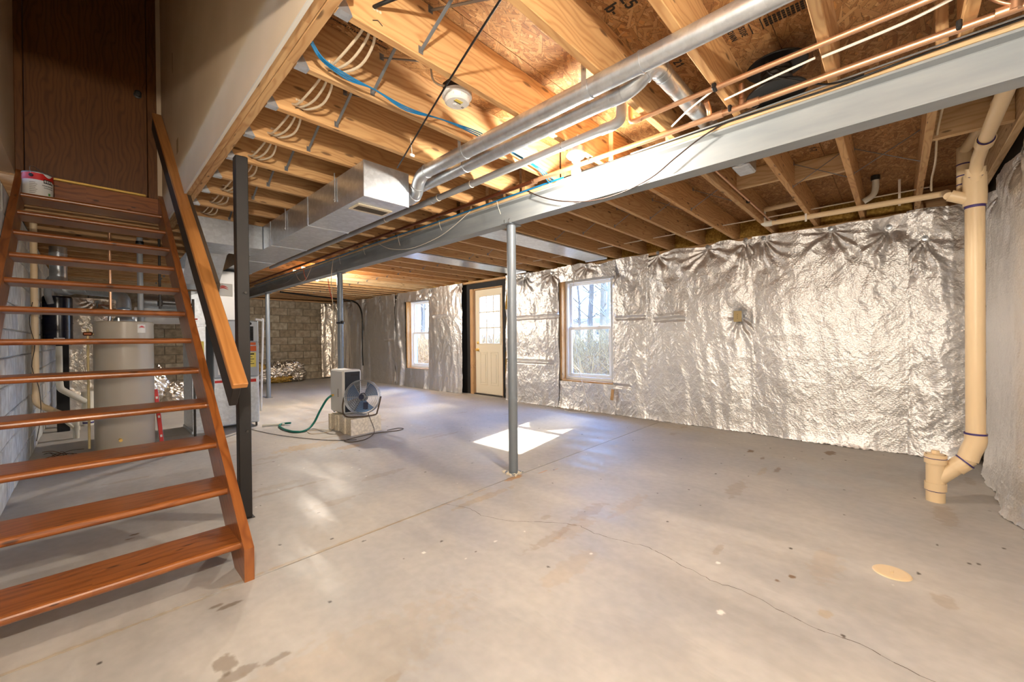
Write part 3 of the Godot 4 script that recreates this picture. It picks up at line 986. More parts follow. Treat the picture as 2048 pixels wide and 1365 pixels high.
func window(n: int, z0: float, label: String) -> void:
	var w := setting("window_%d" % n, label, "window")
	var z1 := z0 + 0.88
	var y0 := 0.45
	var y1 := 2.05
	var mid := 1.277
	var fr := part("window_frame", frame_ring(5.40, 5.53, y0, y1, z0, z1, 0.05), M.white_vinyl, w)
	part("stop_bead", frame_ring(5.392, 5.40, y0 + 0.035, y1 - 0.035, z0 + 0.035, z1 - 0.035, 0.012), M.white_vinyl, fr)
	var lo := part("lower_sash", frame_ring(5.425, 5.455, y0 + 0.05, mid + 0.018, z0 + 0.05, z1 - 0.05, 0.048), M.white_vinyl, w)
	part("pane", span(Vector3(5.438, y0 + 0.098, z0 + 0.098), Vector3(5.442, mid - 0.03, z1 - 0.098)), M.glass, lo)
	var hi := part("upper_sash", frame_ring(5.460, 5.490, mid - 0.018, y1 - 0.05, z0 + 0.05, z1 - 0.05, 0.042), M.white_vinyl, w)
	part("pane", span(Vector3(5.473, mid + 0.024, z0 + 0.092), Vector3(5.477, y1 - 0.092, z1 - 0.092)), M.glass, hi)
	for s in [0.3, 0.7]:
		part("sash_lock", box(Vector3(0.022, 0.012, 0.05), 0.004), M.white_vinyl, lo, Vector3(5.437, mid + 0.022, lerpf(z0, z1, s)))
	part("jamb_stud", span(Vector3(5.30, 0.43, z0 - 0.045), Vector3(5.44, 2.07, z0 - 0.002), 0.003, Vector3.UP), M.lumber3, w)
	part("jamb_stud", span(Vector3(5.40, 0.43, z1 + 0.002), Vector3(5.44, 2.07, z1 + 0.04), 0.003, Vector3.UP), M.lumber1, w)
	part("window_sill", span(Vector3(5.30, 0.412, z0 - 0.045), Vector3(5.44, 0.449, z1 + 0.04), 0.003, Vector3.BACK), M.lumber3, w)
	part("window_head", span(Vector3(5.40, 2.052, z0 - 0.045), Vector3(5.44, 2.09, z1 + 0.04), 0.003, Vector3.BACK), M.lumber3, w)

func build_openings() -> void:
	window(1, -3.93, "white vinyl double-hung window nearest the camera, right of the door")
	window(2, -8.53, "white vinyl double-hung window farther away, left of the door")
	var d := setting("door_2", "cream exterior door with nine small panes and a brass knob", "door")
	# surround of black membrane board
	for s in [[0.0, 2.275, -6.64, -6.315], [0.0, 2.275, -5.395, -5.12], [2.13, 2.275, -6.315, -5.395]]:
		part("black_surround", span(Vector3(5.405, s[0], s[2]), Vector3(5.44, s[1], s[3]), 0.002), M.black_panel, d)
	part("jamb", span(Vector3(5.385, 0.0, -6.315), Vector3(5.50, 2.13, -6.225), 0.003, Vector3.UP), M.lumber2, d)
	part("jamb", span(Vector3(5.42, 0.0, -5.425), Vector3(5.50, 2.13, -5.395), 0.003, Vector3.UP), M.lumber2, d)
	part("jamb", span(Vector3(5.42, 2.105, -6.225), Vector3(5.50, 2.13, -5.425), 0.003, Vector3.BACK), M.lumber2, d)
	part("threshold", span(Vector3(5.40, 0.001, -6.225), Vector3(5.55, 0.022, -5.425), 0.004), M.dark_steel, d)
	# slab: stiles and rails around the lites and the two raised panels
	var z0 := -6.215
	var z1 := -5.432
	var gy0 := 1.02
	var gy1 := 1.965
	var gz0 := z0 + 0.125
	var gz1 := z1 - 0.065
	var st := start()
	for s in [[0.025, gy0, z0, z1], [gy1, 2.10, z0, z1], [gy0, gy1, z0, gz0], [gy0, gy1, gz1, z1]]:
		add_box(st, Vector3(5.47, (s[0] + s[1]) / 2, (s[2] + s[3]) / 2), Vector3(0.044, s[1] - s[0], s[3] - s[2]), 0.001)
	var slab := part("door_slab", st.commit(), M.cream, d)
	part("lite_frame", frame_ring(5.438, 5.45, gy0 - 0.02, gy1 + 0.02, gz0 - 0.02, gz1 + 0.02, 0.03), M.cream, slab)
	var zs := [gz0, lerpf(gz0, gz1, 1 / 3.0), lerpf(gz0, gz1, 2 / 3.0), gz1]
	var ys := [gy0, lerpf(gy0, gy1, 1 / 3.0), lerpf(gy0, gy1, 2 / 3.0), gy1]
	for i in 3:
		for j in 3:
			part("pane", span(Vector3(5.465, ys[j], zs[i]), Vector3(5.470, ys[j + 1], zs[i + 1])), M.glass, slab)
	for i in [1, 2]:
		part("muntin", span(Vector3(5.452, gy0, zs[i] - 0.014), Vector3(5.464, gy1, zs[i] + 0.014), 0.003), M.cream, slab)
		part("muntin", span(Vector3(5.4515, ys[i] - 0.014, gz0), Vector3(5.4635, ys[i] + 0.014, gz1), 0.003), M.cream, slab)
	for p in [[z0 + 0.13, z0 + 0.35], [z1 - 0.35, z1 - 0.13]]:
		part("raised_panel", frame_ring(5.441, 5.449, 0.20, 0.86, p[0], p[1], 0.022), M.cream, slab)
		part("raised_panel", span(Vector3(5.440, 0.25, p[0] + 0.05), Vector3(5.449, 0.81, p[1] - 0.05), 0.006), M.cream, slab)
	var turn := Basis(Vector3.BACK, PI / 2)
	part("deadbolt", lathe([Vector2(0, 0), Vector2(0.03, 0), Vector2(0.028, 0.012), Vector2(0.012, 0.02), Vector2(0, 0.022)], 18), M.brass, slab, Vector3(5.448, 1.04, z0 + 0.075), turn)
	part("knob", lathe([Vector2(0, 0), Vector2(0.032, 0), Vector2(0.032, 0.006), Vector2(0.012, 0.014), Vector2(0.012, 0.03), Vector2(0.027, 0.042), Vector2(0.026, 0.056), Vector2(0.014, 0.064), Vector2(0, 0.065)], 18), M.brass, slab, Vector3(5.448, 0.90, z0 + 0.075), turn)

# ---------------------------------------------------------------- foil faced insulation
var wr1: FastNoiseLite
var wr2: FastNoiseLite

func wrinkle(s: float, y: float, seed_: float, pins: Array, rough := 1.0) -> float:
	var a := absf(wr1.get_noise_2d(s * 10.0 + seed_ * 37.0, y * 7.0))
	var d := 0.011 * rough * (0.5 - a * 1.6)
	d += 0.0055 * rough * absf(wr2.get_noise_2d(s * 34.0 + seed_ * 11.0 + 6.0 * a, y * 24.0 + 5.0 * a))
	d += 0.010 * rough * wr1.get_noise_2d(s * 16.0 + y * 2.0, y * 1.6 + seed_ * 5.0)
	for p in pins:
		var v := Vector2(s - p.x, y - p.y)
		var r := v.length()
		if r > 1.0: continue
		var th := atan2(v.x, -v.y)
		var fall := clampf(0.2 - 0.8 * v.y / maxf(r, 0.001), 0.0, 1.0)
		d += 0.021 * fall * sin(th * 10.0 + p.x * 30.0 + 2.6 * sin(th * 2.3 + p.x * 9.0) + 3.0 * wr1.get_noise_2d(s * 9.0, y * 9.0)) * smoothstep(0.015, 0.09, r) * exp(-r / 0.33)
		d -= 0.055 * exp(-r * r / 0.014)
	return d

func foil_sheet(label: String, group: String, u0: Vector3, u1: Vector3, y0: float, y1: float, out: Vector3, pins: Array, seed_: float, tucks := [], opts := {}) -> Node3D:
	# hangs between u0 and u1 (on the floor plan), bulging towards out
	var wide := u0.distance_to(u1)
	var res: float = opts.get("res", 0.0125)
	var nu := maxi(6, int(wide / res))
	var nv := maxi(6, int((y1 - y0) / res))
	var rough: float = opts.get("rough", 1.0)
	var top_sag: float = opts.get("sag", 0.03)
	var hem: float = opts.get("hem", 0.05)
	var f := func(u: float, v: float) -> Vector3:
		var s := u * wide
		var y := lerpf(y0, y1, v)
		var d := wrinkle(s + seed_ * 3.0, y, seed_, pins.map(func(p): return Vector2(p.x + seed_ * 3.0, p.y)), rough)
		var lip := minf(s, wide - s)
		d += 0.045 * sqrt(clampf(lip / 0.25, 0, 1)) + 0.014 * exp(-pow(lip / 0.02, 2))
		for t in tucks: # a fold pulled in along a level line: y, depth, from, to
			if s > t[2] and s < t[3]:
				var k: float = (y - t[0])
				d += t[1] * (exp(-absf(k - 0.03) / 0.05) - 1.5 * exp(-k * k / 0.0006))
		if y0 < 0.1:
			d += hem * exp(-y / 0.13) * (0.6 + 0.7 * wr1.get_noise_2d(s * 6.0, seed_ * 50.0))
			if v == 0.0: y += 0.012 * absf(wr2.get_noise_2d(s * 40.0, seed_))
		if y1 > 2.15: y -= v * v * v * top_sag * (0.5 + wr1.get_noise_2d(s * 7.0 + seed_ * 70.0, 3.0))
		var dr: float = opts.get("drape", 0.0)
		if dr > 0.0:
			var ph := s * 13.0 + seed_ + 2.5 * wr1.get_noise_2d(s * 3.0, y * 1.2 + seed_ * 9.0)
			d += dr * (pow(absf(sin(ph)), 6.0) + 0.4 * sin(ph * 2.3 + y))
		for k in opts.get("bands", []):
			d += 0.026 * absf(sin(PI * (y - k[0]) / k[1]))
		var b := u0.lerp(u1, u)
		return Vector3(b.x, y, b.z) + out * maxf(d, -0.02)
	var o := thing("foil_insulation_blanket", label, "insulation", Vector3.ZERO, group)
	part("foil_facing", sheet(nu, nv, f), M[opts.get("mat", "foil")], o)
	for p in pins:
		var b := u0.lerp(u1, p.x / wide)
		var m := Basis(Quaternion(Vector3.UP, out))
		part("washer", lathe([Vector2(0, 0), Vector2(0.024, 0), Vector2(0.024, 0.002), Vector2(0.006, 0.004), Vector2(0.005, 0.007), Vector2(0, 0.008)], 18), M.steel, o, Vector3(b.x, p.y, b.z) + out * 0.012, m)
	return o

func build_foil() -> void:
	wr1 = noise_of(0.22, FastNoiseLite.TYPE_SIMPLEX_SMOOTH, 41, 3)
	wr2 = noise_of(0.35, FastNoiseLite.TYPE_SIMPLEX, 42, 2)
	var g := "foil blankets on the window wall"
	var X := 5.30
	var L := Vector3.LEFT
	var w := func(z: float) -> Vector3: return Vector3(X, 0, z)
	# along the window wall from the near corner towards the far end
	foil_sheet("wide foil blanket with the grey switch box at its edge, right of the near window", g, w.call(-2.47), w.call(-1.19), 0.0, 2.27, L, [Vector2(0.15, 2.25), Vector2(0.78, 2.23), Vector2(1.20, 2.24), Vector2(1.13, 1.36)], 1.0, [[1.36, 0.03, 0.10, 0.52]], {"sag": 0.05})
	foil_sheet("wide foil blanket between the switch box and the thick drain pipe", g, w.call(-1.21), w.call(0.09), 0.0, 2.27, L, [Vector2(0.12, 2.23), Vector2(0.72, 2.22), Vector2(1.16, 2.15)], 2.0, [], {"hem": 0.07})
	foil_sheet("narrow crumpled foil blanket in the corner behind the thick drain pipe", g, w.call(0.07), w.call(0.49), 0.0, 2.27, L, [Vector2(0.12, 2.0)], 3.0, [], {"rough": 1.5})
	foil_sheet("narrow foil blanket strip along the right edge of the near window", g, w.call(-3.0), w.call(-2.45), 0.0, 2.27, L, [Vector2(0.03, 2.08)], 4.0, [[0.42, 0.02, 0.0, 0.3], [1.4, 0.02, 0.05, 0.5]], {"rough": 1.3})
	foil_sheet("crumpled foil strip across the top of the near window", g, w.call(-4.0), w.call(-2.95), 2.02, 2.27, L, [Vector2(0.55, 2.22)], 5.0, [], {"rough": 1.5, "sag": 0.06})
	foil_sheet("foil blanket piece under the sill of the near window", g, w.call(-3.99), w.call(-2.95), 0.0, 0.43, L, [], 6.0, [], {"rough": 1.2, "hem": 0.08})
	foil_sheet("foil blanket with deep level folds between the door and the near window", g, w.call(-5.17), w.call(-3.97), 0.0, 2.27, L, [Vector2(0.45, 2.22), Vector2(1.05, 2.2)], 7.0, [[1.48, 0.04, 0.1, 1.2], [0.72, 0.035, 0.0, 1.1]], {"bands": [[0.72, 0.76]], "rough": 1.2})
	foil_sheet("foil blanket between the far window and the black door surround", g, w.call(-7.62), w.call(-6.45), 0.0, 2.27, L, [Vector2(1.05, 2.24), Vector2(0.1, 2.2)], 8.0, [[1.62, 0.035, 0.2, 0.75]], {"rough": 1.3})
	foil_sheet("crumpled foil strip across the top of the far window", g, w.call(-8.64), w.call(-7.58), 2.02, 2.27, L, [Vector2(0.75, 2.2)], 9.0, [], {"rough": 1.4})
	foil_sheet("foil blanket piece under the sill of the far window", g, w.call(-8.62), w.call(-7.60), 0.0, 0.44, L, [], 10.0, [], {"rough": 1.2, "hem": 0.07})
	foil_sheet("narrow foil blanket strip along the left edge of the far window", g, w.call(-9.05), w.call(-8.58), 0.0, 2.27, L, [Vector2(0.05, 2.22)], 11.0, [], {"rough": 1.5, "res": 0.018, "drape": 0.02})
	foil_sheet("wide foil blanket left of the far window with a short level tuck", g, w.call(-10.72), w.call(-9.03), 0.0, 2.27, L, [Vector2(0.1, 2.22), Vector2(0.9, 2.22)], 12.0, [[1.12, 0.02, 1.2, 1.6]], {"rough": 1.6, "res": 0.018, "drape": 0.014})
	foil_sheet("foil blanket in the far corner behind the black cable", g, w.call(-12.30), w.call(-10.70), 0.0, 2.27, L, [Vector2(0.8, 2.22)], 13.0, [], {"rough": 1.5, "res": 0.02, "drape": 0.03})
	foil_sheet("foil blanket hanging loose at the right end of the far block wall", "foil blankets on the end walls", Vector3(4.74, 0, -12.32), Vector3(5.30, 0, -12.32), 0.03, 2.22, Vector3.BACK, [Vector2(0.4, 2.25)], 14.0, [], {"rough": 1.8, "res": 0.015, "mat": "foil_bright", "drape": 0.025})
	# the end wall beside the camera
	foil_sheet("tall foil blanket on the end wall right beside the drain pipe", "foil blankets on the end walls", Vector3(5.20, 0, 0.565), Vector3(3.60, 0, 0.565), 0.0, 2.24, Vector3.FORWARD, [Vector2(0.5, 2.2), Vector2(1.3, 2.22)], 15.0, [], {"rough": 0.8, "hem": 0.06})
	foil_sheet("tall foil blanket on the end wall at the right picture edge", "foil blankets on the end walls", Vector3(3.62, 0, 0.565), Vector3(1.50, 0, 0.565), 0.0, 2.24, Vector3.FORWARD, [Vector2(0.8, 2.2)], 16.0, [], {"rough": 0.8, "res": 0.03})
	# utility corner
	foil_sheet("crinkled foil blanket hanging behind the water heater", "foil blankets on the end walls", Vector3(-0.20, 0, -9.0), Vector3(0.34, 0, -9.0), 0.02, 1.80, Vector3.BACK, [Vector2(0.3, 1.75)], 17.0, [], {"rough": 2.2, "res": 0.016, "mat": "foil_bright"})
	# bare wool where the blankets end at the door
	var e := thing("insulation_edge", "ragged yellow fibreglass edge beside the right side of the door", "insulation")
	var f := func(u: float, v: float) -> Vector3:
		var y := 0.02 + 1.5 * v
		var a := u * TAU
		var r := 0.045 + 0.014 * wr1.get_noise_2d(y * 40.0, u * 8.0)
		return Vector3(5.345 + cos(a) * 0.05, y, -5.20 - sin(a) * r * (0.6 + 0.6 * sin(v * 5.0 + 0.4)))
	part("fibreglass", sheet(10, 40, f), M.wool, e)
	var e2 := thing("insulation_edge", "folded yellow fibreglass flap at the top beside the steel column", "insulation")
	var f2 := func(u: float, v: float) -> Vector3:
		var y := 1.65 + 0.6 * v
		var a := u * TAU
		return Vector3(5.27 + cos(a) * 0.035, y, -5.13 + 0.13 * v * v - sin(a) * (0.04 + 0.012 * wr1.get_noise_2d(y * 40.0, u * 8.0)))
	part("fibreglass", sheet(10, 20, f2), M.wool, e2)
	var ws := thing("wood_shim", "short wood scrap hanging under the near window's right corner", "wood scrap", Vector3(5.225, 0.29, -2.985))
	part("scrap", box(Vector3(0.012, 0.16, 0.045), 0.002, Vector3.UP), M.lumber2, ws, Vector3.ZERO, Basis(Vector3.RIGHT, 0.12))
	# crumpled heap of leftover blanket by the far wall
	var h := thing("insulation_heap", "crumpled heap of foil and yellow fibreglass by the block wall", "insulation", Vector3(3.55, 0, -11.95))
	for i in 5:
		var cx: float = [-0.45, -0.15, 0.20, 0.38, -0.1][i]
		var cy: float = [0.20, 0.28, 0.36, 0.22, 0.12][i]
		var sx: float = [0.26, 0.30, 0.34, 0.22, 0.4][i]
		var sy: float = [0.18, 0.24, 0.20, 0.20, 0.11][i]
		var q := float(i)
		var lump := func(u: float, v: float) -> Vector3:
			var th := u * TAU
			var ph := v * PI
			var n := Vector3(sin(ph) * cos(th), -cos(ph), -sin(ph) * sin(th))
			var r := 1.0 + 0.5 * absf(wr1.get_noise_3d(n.x * 7.0 + q * 9.0, n.y * 7.0, n.z * 7.0)) - 0.28 * absf(wr2.get_noise_3d(n.x * 16.0, n.y * 16.0 + q, n.z * 16.0))
			return Vector3(cx + n.x * sx * r, maxf(0.004, cy + n.y * sy * r), n.z * 0.2 * r + (0.06 if i == 2 else 0.0))
		part("crumpled_foil" if i < 4 else "fibreglass", sheet(72, 44, lump), M.foil_bright if i < 4 else M.wool, h)
	part("fibreglass", sheet(16, 10, func(u: float, v: float) -> Vector3:
		var n := Vector3(sin(v * PI) * cos(u * TAU), -cos(v * PI), -sin(v * PI) * sin(u * TAU))
		return Vector3(-0.5 + n.x * 0.14, 0.42 + n.y * 0.13, 0.02 + n.z * 0.14) * (1.0 + 0.08 * wr2.get_noise_3d(n.x * 8, n.y * 8, n.z * 8))), M.wool, h)
	var h2 := thing("insulation_heap", "low crumpled foil roll on the floor right of the water heater", "insulation", Vector3(0.86, 0, -9.2))
	for i in 2:
		var q := float(i) + 7.0
		part("crumpled_foil", sheet(60, 36, func(u: float, v: float) -> Vector3:
			var n := Vector3(sin(v * PI) * cos(u * TAU), -cos(v * PI), -sin(v * PI) * sin(u * TAU))
			var r := 1.0 + 0.4 * absf(wr1.get_noise_3d(n.x * 7.0 + q, n.y * 7.0, n.z * 7.0)) - 0.25 * absf(wr2.get_noise_3d(n.x * 16.0, n.y * 16.0 + q, n.z * 16.0))
			return Vector3(-0.12 + i * 0.3 + n.x * 0.22 * r, maxf(0.004, (0.34 if i == 0 else 0.2) + n.y * (0.34 if i == 0 else 0.2) * r), n.z * 0.15 * r)), M.foil_bright, h2)

# ---------------------------------------------------------------- lamps
func lamp(label: String, at: Vector3, energy: float, drop := 0.0) -> void:
	var l := thing("bulb_lamp", label, "lamp", at - Vector3(0, drop, 0), "bare bulb lamps")
	if drop > 0.0: part("cord", tube([Vector3(0, 0, 0), Vector3(0, drop, 0)], 0.004, 8), M.black_rubber, l)
	part("junction_box", lathe([Vector2(0, 0.035), Vector2(0.05, 0.035), Vector2(0.05, 0.0), Vector2(0, 0)], 8), M.galv_dull, l, Vector3(0, -0.0355, 0))
	part("lamp_holder", lathe([Vector2(0, 0), Vector2(0.055, 0), Vector2(0.058, -0.012), Vector2(0.048, -0.024), Vector2(0.026, -0.030), Vector2(0.024, -0.050), Vector2(0, -0.05)], 28), M.white_plastic, l, Vector3(0, -0.036, 0))
	part("bulb", lathe([Vector2(0.0, 0.0), Vector2(0.013, 0.0), Vector2(0.014, -0.02), Vector2(0.024, -0.042), Vector2(0.030, -0.062), Vector2(0.028, -0.080), Vector2(0.017, -0.094), Vector2(0, -0.098)], 24), M.bulb, l, Vector3(0, -0.083, 0))
	var o := OmniLight3D.new()
	o.name = "bulb_light"
	l.add_child(o)
	o.position = Vector3(0, -0.14, 0)
	o.light_color = Color(1.0, 0.945, 0.875)
	o.light_energy = energy
	o.light_size = 0.03
	o.omni_range = 20.0
	o.omni_attenuation = 2.0
	o.shadow_enabled = true

func build_lamps() -> void:
	lamp("bare bulb in a white porcelain holder glowing beside the steel beam", Vector3(2.06, 2.2745, -1.41), 2.4)
	lamp("small bare bulb glowing far off behind the steel beam", Vector3(2.61, 2.2745, -6.908), 6.0)
	lamp("bare bulb hanging on a cord behind the camera near the stairs", Vector3(-0.15, 2.2745, 0.199), 5.5, 0.34)

# ---------------------------------------------------------------- ducts
func seam_ring(parent: Node, at: Vector3, dir: Vector3, r: float, m := "galv") -> void:
	part("seam", lathe([Vector2(r - 0.002, -0.006), Vector2(r + 0.003, -0.004), Vector2(r + 0.003, 0.004), Vector2(r - 0.002, 0.006)], 28), M[m], parent, at, Basis(Quaternion(Vector3.UP, dir.normalized())))

func build_ducts() -> void:
	var d := thing("trunk_duct", "long rectangular galvanised trunk duct hung under the joists", "duct", Vector3(1.3765, 2.032, -2.443))
	part("duct_shell", span(Vector3(-0.162, 0, -4.70), Vector3(0.162, 0.228, -0.004), 0.002), M.galv, d)
	part("end_cap", span(Vector3(-0.165, -0.003, -0.008), Vector3(0.165, 0.231, 0.004), 0.003), M.galv, d)
	for z in [-0.95, -1.9, -2.9, -3.9]:
		part("drive_cleat", span(Vector3(-0.166, -0.004, z - 0.012), Vector3(0.166, 0.230, z + 0.012), 0.003), M.galv_dull, d)
	var g := part("register", span(Vector3(-0.125, -0.008, -0.30), Vector3(0.125, 0.0, -0.15), 0.002), M.cream, d)
	for k in 22:
		part("slot", box(Vector3(0.0055, 0.003, 0.085)), M.ink if k % 2 == 0 else M.worn_board, g, Vector3(-0.105 + k * 0.010, -0.0085, -0.225))
	for z in [-0.42, -1.45, -2.6]:
		var s := part("hanger_strap", span(Vector3(-0.172, 0.06, z - 0.006), Vector3(-0.1665, 0.262, z + 0.006), 0.001), M.galv_dull, d)
		part("screw", pole(0.006, 0.006, 8), M.steel, s, Vector3(-0.1725, 0.075, z), Basis(Vector3.BACK, PI / 2))
	var r1 := thing("round_duct", "long round galvanised duct strapped under the joists, nearest the camera", "duct", Vector3.ZERO, "round galvanised ducts")
	var y := 2.232
	var R := 0.041
	part("duct_shell", tube([Vector3(1.56, y, 0.53), Vector3(1.56, y, -0.6), Vector3(1.56, y, -2.26)], R, 36), M.galv, r1)
	part("elbow", tube(smooth_path([Vector3(1.56, y, -2.24), Vector3(1.561, y - 0.012, -2.31), Vector3(1.572, y - 0.045, -2.37), Vector3(1.598, y - 0.085, -2.43), Vector3(1.612, y - 0.10, -2.50), Vector3(1.60, y - 0.105, -2.57), Vector3(1.538, y - 0.105, -2.60)], 5), R + 0.001, 32), M.galv, r1)
	for z in [0.2, -0.744, -2.25]: seam_ring(r1, Vector3(1.56, y, z), Vector3.BACK, R)
	seam_ring(r1, Vector3(1.58, y - 0.062, -2.395), Vector3(0.35, -0.6, -0.8), R + 0.001)
	seam_ring(r1, Vector3(1.606, y - 0.094, -2.465), Vector3(0.15, -0.2, -1), R + 0.001)
	for z in [-0.995, -1.86]:
		var pts := [Vector3(1.517, 2.33, z)]
		for k in 17:
			var a := PI * k / 16.0
			pts.append(Vector3(1.56 - (R + 0.002) * cos(a), y - (R + 0.002) * sin(a), z))
		pts.append(Vector3(1.603, 2.27, z))
		var st := start()
		for k in pts.size() - 1:
			var a: Vector3 = pts[k]
			var b: Vector3 = pts[k + 1]
			var t := (b - a).normalized()
			add_box(st, (a + b) / 2, Vector3(0.0012, a.distance_to(b) + 0.001, 0.026), 0.0, Vector3.UP, Vector2.ZERO, Basis(t.cross(Vector3.BACK), t, Vector3.BACK))
		var hs := part("hanger_strap", st.commit(), M.galv_dull, r1)
		part("screw", pole(0.005, 0.004, 8), M.steel, hs, Vector3(1.516, 2.30, z), Basis(Vector3.BACK, PI / 2))
	var r2 := thing("round_duct", "round galvanised duct behind, ending in an elbow up into the joist bay", "duct", Vector3.ZERO, "round galvanised ducts")
	part("duct_shell", tube([Vector3(1.686, y, -0.95), Vector3(1.686, y, -3.15)], R, 36), M.galv, r2)
	part("elbow", tube(smooth_path([Vector3(1.686, y, -0.96), Vector3(1.686, y, -0.89), Vector3(1.692, y + 0.025, -0.825), Vector3(1.715, y + 0.075, -0.785), Vector3(1.765, y + 0.095, -0.774)], 5), R + 0.002, 32), M.galv, r2)
	part("elbow", tube(smooth_path([Vector3(1.686, y, -3.13), Vector3(1.686, y - 0.01, -3.22), Vector3(1.65, y - 0.06, -3.32), Vector3(1.538, y - 0.09, -3.36)], 5), R + 0.001, 28), M.galv, r2)
	for z in [-0.955, -0.895, -2.0]: seam_ring(r2, Vector3(1.686, y, z), Vector3.BACK, R)
	seam_ring(r2, Vector3(1.70, y + 0.045, -0.805), Vector3(0.25, 0.7, 0.6), R + 0.002)
	part("branch_pipe", tube([Vector3(1.76, y + 0.095, -0.774), Vector3(3.12, y + 0.095, -0.774)], R, 32), M.galv, r2)
	part("end_boot", span(Vector3(3.10, y + 0.05, -0.83), Vector3(3.30, y + 0.17, -0.72), 0.01), M.galv_dull, r2)
	for x in [1.80, 1.84, 2.2, 3.0]: seam_ring(r2, Vector3(x, y + 0.095, -0.774), Vector3.RIGHT, R)
	# sheet metal nailed under two bays on the window side
	var pn := ["flat galvanised sheet closing a joist bay behind the nearest steel column", "flat galvanised sheet closing a joist bay farther from the camera"]
	var i := 0
	for p in [[-3.345, -2.985, 2.60, 5.12], [-4.93, -4.55, 2.60, 5.15]]:
		var o := thing("panned_duct", pn[i], "duct", Vector3(0, 0, 0), "sheet metal joist bay ducts")
		part("metal_sheet", span(Vector3(p[2], 2.255, p[0]), Vector3(p[3], 2.273, p[1]), 0.003), M.galv, o)
		part("turned_edge", span(Vector3(p[3] - 0.02, 2.24, p[0]), Vector3(p[3], 2.256, p[1]), 0.002), M.galv_dull, o)
		i += 1
	# side box and sloping drop to the furnace
	var b := thing("branch_duct", "short galvanised box duct joining the trunk near the stairs", "duct", Vector3(0.90, 2.03, -4.80))
	part("duct_shell", span(Vector3(-0.24, 0.0, -0.22), Vector3(0.312, 0.23, 0.22), 0.003), M.galv, b)
	part("sloping_drop", prism(PackedVector2Array([Vector2(0.0, 0.20), Vector2(0.0, -0.20), Vector2(-0.30, -0.62), Vector2(-0.30, -1.2), Vector2(-0.06, -1.2)]), -0.22, 0.10, Basis(Vector3.RIGHT, Vector3.UP, Vector3.BACK), Vector3(0, 0, 0)), M.galv_dull, b)

# ---------------------------------------------------------------- pipes
func hub(parent: Node, at: Vector3, dir: Vector3, r: float, l: float, m := "pvc") -> MeshInstance3D:
	return part("coupling", lathe([Vector2(r * 0.9, -l / 2), Vector2(r, -l / 2), Vector2(r, l / 2), Vector2(r * 0.9, l / 2)], 28), M[m], parent, at, Basis(Quaternion(Vector3.UP, dir.normalized())))

func ring(parent: Node, at: Vector3, dir: Vector3, r: float, w := 0.008) -> void:
	part("primer_ring", lathe([Vector2(r - 0.003, -w / 2), Vector2(r + 0.001, -w / 2), Vector2(r + 0.001, w / 2), Vector2(r - 0.003, w / 2)], 28), M.primer, parent, at, Basis(Quaternion(Vector3.UP, dir.normalized())), "purple primer ring")

